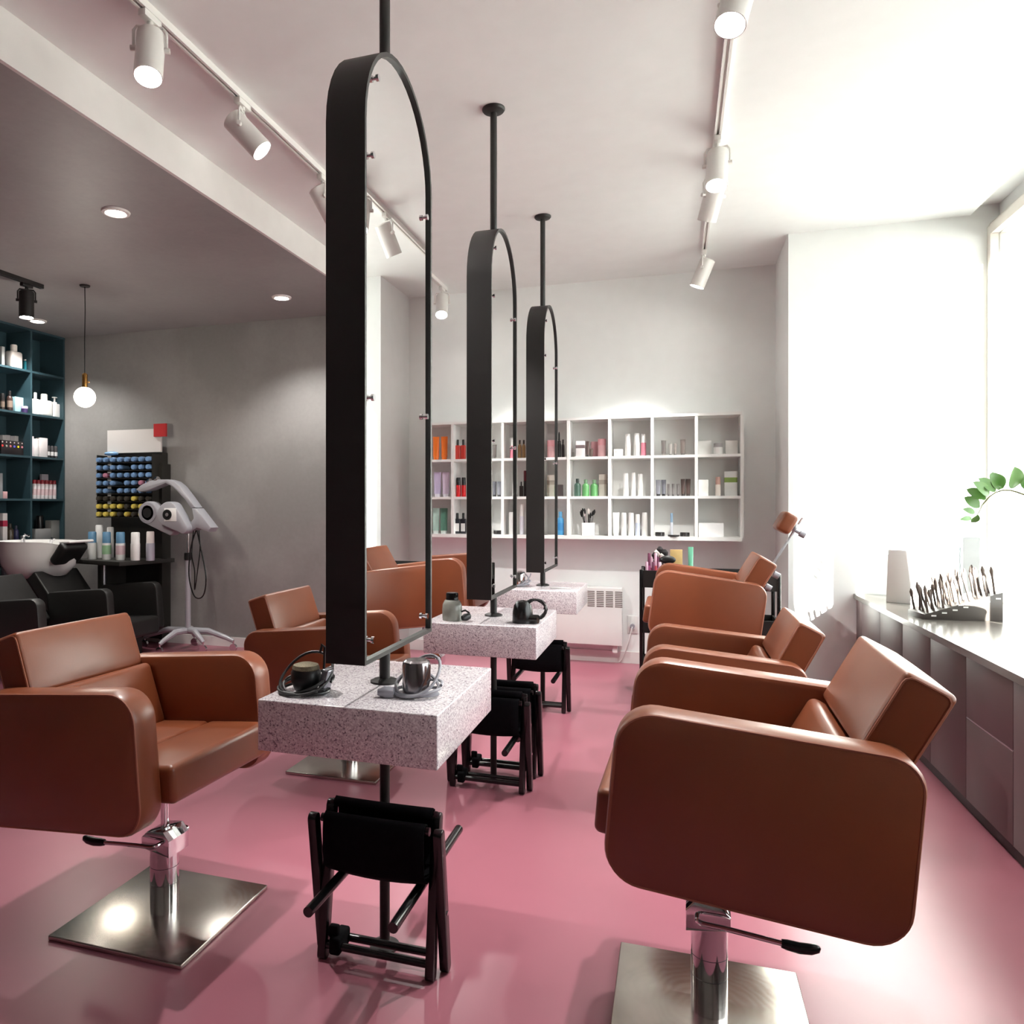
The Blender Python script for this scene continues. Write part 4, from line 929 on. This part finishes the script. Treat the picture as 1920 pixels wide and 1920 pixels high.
obj('bottle_tray', B().prism(tray, .795, .835, 'xy', .004), rack_black, rk)
obj('tray_bracket', B().box(-.16, -.12, -.40, -.06, .55, .795), rack_black, rk)
obj('tray_post', B().cyl((-.14, -.35, 0), (-.14, -.35, .795), .028, n=16), alu, rk)
BC = (96, 140, 172)
BG = 'bottles on the rack tray'
def trb(u, y, h, w, label, c1, c2, **kw): product('slim', label, ux(u, y), y, .835, h, w, c1, c2, group=BG, **kw)
trb(173, 5.80, .262, .082, 'blue-capped white bottle at the left of the rack tray', WH, BC)
trb(200, 5.80, .262, .082, 'blue-capped white bottle with a green label patch', WH, BC, c3=(150, 190, 150))
trb(226, 5.80, .262, .086, 'blue-capped white bottle with a red label patch', WH, BC, c3=(206, 180, 186))
trb(254, 5.80, .262, .086, 'all white bottle second from the right on the rack tray', WH, WH)
trb(282, 5.83, .270, .078, 'grey bottle with pale cap at the right of the rack tray', (176, 178, 190), (226, 220, 216))
trb(186, 5.99, .32, .075, 'taller white bottle behind the first two blue-capped ones', WH, WH)
trb(207, 6.03, .30, .07, 'white bottle behind the green-labelled one', WH, WH)

# ================================================================== hood dryer on its stand
hd = thing('hood_dryer', 'silver-grey processor hood dryer on a wheeled stand by the grey wall', 'hood dryer', (-4.287, 5.93, 0))
silver = mat('silver_plastic', (160, 160, 166), rough=.35, var=.02, spec=.5)
def hp(px_, py_): return ((px_ - 1320) * .000925, 1.087 - (py_ - 1410) * .000777)
hub_z = .19
obj('pole', B().cyl((0, 0, hub_z), (0, 0, .85), .025, n=20), silver, hd)
obj('inner_pole', B().cyl((0, 0, .85), (0, 0, 1.12), .013, n=16), chrome, hd)
obj('clamp', B().lathe([(.030, .84), (.034, .845), (.034, .905), (.028, .91)], 20), dark_plastic, hd)
for k, (dx_, dy_) in enumerate(((-.50, .02), (.20, -.05), (.42, .10), (-.1, .24), (-.12, -.25))):
    leg = obj('base_leg', B().tube([(0, 0, hub_z), (dx_ * .45, dy_ * .45, hub_z - .005), (dx_ * .85, dy_ * .85, .125), (dx_, dy_, .095)], [.03, .028, .022, .018], 10), silver, hd)
    obj('caster', B().cyl((dx_, dy_ - .012, .035), (dx_, dy_ + .012, .035), .035, n=16).cyl((dx_, dy_, .035), (dx_, dy_, .10), .008, n=8), chrome, leg)
ribbon = [(740, 885), (800, 830), (900, 780), (1010, 765), (1120, 765), (1200, 790), (1270, 850), (1360, 970), (1450, 1100), (1400, 1110), (1330, 1010), (1250, 920), (1180, 850), (1100, 810), (1000, 850), (900, 890), (790, 912)]
obj('hood_arm', B().prism([hp(*p_) for p_ in ribbon], -.06, .06, 'xz', .01), silver, hd)
for a in ((870, 800), (960, 775)): obj('heater_lamp', B().cyl((hp(*a)[0], -.03, hp(*a)[1]), (hp(*a)[0] + .03, -.03, hp(*a)[1] + .012), .03, n=14), chrome, hd)
wedge_ = [(1420, 1110), (1470, 1110), (1640, 1335), (1610, 1385), (1480, 1340), (1400, 1390), (1330, 1410), (1330, 1370), (1440, 1230)]
obj('rear_cover', B().prism([hp(*p_) for p_ in wedge_], -.075, .055, 'xz', .012), silver, hd)
def pod(c, tail, r, name):
    (x0, z0_), (x1, z1_) = hp(*c), hp(*tail); a = math.atan2(z1_ - z0_, x1 - x0); P = []
    for i in range(17): P.append((x0 + r * math.cos(a + math.pi / 2 + math.pi * i / 16), z0_ + r * math.sin(a + math.pi / 2 + math.pi * i / 16)))
    for i in range(9): P.append((x1 + r * .45 * math.cos(a - math.pi / 2 + math.pi * i / 8), z1_ + r * .45 * math.sin(a - math.pi / 2 + math.pi * i / 8)))
    return P, x0, z0_
P, x0, z0_ = pod((1200, 1185), (1370, 1340), .120, 'b')
pb = obj('heater_pod', B().prism(P, -.15, -.03, 'xz', .02), silver, hd)
obj('control_panel', B().rb((x0 + .03, -.152, z0_), (.13, .006, .12), .003, k=1, m=1), white_enamel, pb, label='white control panel')
obj('fan_vent', B().lathe([(.048, 0), (.048, .004), (.026, .004), (.026, 0)], 24), dark_plastic, pb, (x0, -.1555, z0_), (R(90), 0, 0))
obj('fan_hub', B().lathe([(.018, 0), (.018, .006)], 16), chrome, pb, (x0, -.1555, z0_), (R(90), 0, 0))
P, x0, z0_ = pod((920, 1165), (1180, 1370), .108, 'a')
pa = obj('heater_pod', B().prism(P, -.10, .02, 'xz', .02), silver, hd)
obj('pod_ring', B().lathe([(.098, 0), (.098, .006), (.070, .008), (.068, 0)], 28), grey_plastic, pa, (x0, -.100, z0_), (R(90), 0, 0))
obj('fan_vent', B().lathe([(.046, 0), (.046, .010), (.001, .010)], 24), dark_plastic, pa, (x0, -.100, z0_), (R(90), 0, 0))
hxz = hp(1475, 1370)
obj('power_cord', B().tube(smooth([(hxz[0], -.08, hxz[1]), (hxz[0] - .05, -.09, .95), (hxz[0] - .06, -.10, .70), (hxz[0] + .0, -.10, .52), (hxz[0] + .09, -.10, .53), (hxz[0] + .12, -.10, .70), (hxz[0] + .06, -.09, .95), (hxz[0] + .01, -.08, hxz[1])]), .006, 8), black_gloss, hd)
obj('power_cord', B().tube(smooth([(hxz[0] - .02, -.09, hxz[1]), (hxz[0] - .03, -.10, .90), (hxz[0] + .0, -.1, .75), (hxz[0] + .0, -.1, .58), (hxz[0] + .03, -.1, .75), (hxz[0] + .05, -.09, .95), (hxz[0] + .03, -.08, hxz[1])]), .005, 8), black_gloss, hd)

# ================================================================== shampoo bench and basin
sb = thing('shampoo_bench', 'black leather two-seat shampoo bench with rounded arms', 'shampoo chair', (-4.80, 5.12, 0))
ARM2 = rrect(-.33, .31, -.23, .225, (.06, .07, .05, .06), 6)
for k, yy in enumerate((4.45, 5.17, 5.80)):
    o = obj('armrest', B().prism(ARM2, -.045, .045, 'xz', .014), black_leather, sb, (0, yy - 5.12, .40), (0, R(-5), 0))
for k, yy in enumerate((4.81, 5.485)):
    w_ = .62 if k == 0 else .53
    obj('seat', B().rb((.05, 0, .25), (.62, w_, .16), .03, bulge=(0, 0, .01)), black_leather, sb, (0, yy - 5.12, 0), (0, R(-3), 0))
    bk = obj('backrest', B().rb((0, 0, .11), (.12, w_ - .02, .50), .02), black_leather, sb, (-.40, yy - 5.12, .45), (0, R(-40), 0))
    obj('pedestal', B().box(-.25, .2, -.2, .2, 0, .18), plinth_black, sb, (0, yy - 5.12, 0))
def basin(label, cx_, cy_):
    t = thing('shampoo_basin', label, 'basin', (cx_, cy_, 0), 0, 'shampoo basins')
    n = 36
    def ring(sx, sy, z, off=0., drop=0.):
        out = []
        for i in range(n):
            a = 2 * math.pi * i / n; c_, s_ = math.cos(a), math.sin(a)
            k = max(0., c_) ** 4; out.append((off + sx * .86 * c_ * (1 + .18 * k), sy * s_ * (1 - .10 * k), z + drop * max(0., c_) ** 8))
        return out
    lay = [ring(.18, .16, .675, -.02), ring(.30, .22, .71, -.01), ring(.39, .265, .80), ring(.425, .285, .90), ring(.44, .29, 1.0, 0, -.06), ring(.445, .295, 1.02, 0, -.07),
           ring(.425, .28, 1.02, 0, -.075), ring(.40, .265, .97, 0, -.06), ring(.33, .22, .84), ring(.20, .14, .77)]
    vs = [p_ for l_ in lay for p_ in l_]; fs = []
    for k in range(len(lay) - 1): fs += [(k * n + i, k * n + (i + 1) % n, (k + 1) * n + (i + 1) % n, (k + 1) * n + i) for i in range(n)]
    fs += [tuple(range(n))[::-1], tuple(range((len(lay) - 1) * n, len(lay) * n))]
    obj('bowl', B().add(vs, fs), ceramic, t, angle=50)
    obj('neck_rest', B().rb((0, 0, 0), (.09, .30, .22), .035, k=3, m=2), black_leather, t, (.40, -.04, .915), (0, R(38), 0))
    obj('rim_lip', B().rb((.52, 0, .985), (.12, .30, .025), .012, k=2, m=1), ceramic, t, rot=(0, R(-4), 0))
    f = obj('faucet', B().cyl((-.30, .12, .98), (-.30, .12, 1.06), .02, n=14).tube([(-.30, .12, 1.05), (-.25, .10, 1.075), (-.18, .07, 1.06)], .012, 10), chrome, t)
    obj('spray_hose', B().tube([(-.05, .20, .98), (-.03, .2, 1.03), (.0, .19, 1.02)], .014, 10), chrome, t)
    obj('pedestal', B().lathe([(.13, 0), (.12, .05), (.10, .3), (.12, .6), (.17, .69)], 28), black_leather, t)
basin('white ceramic shampoo basin with black neck rest by the teal shelf', -5.60, 5.485)
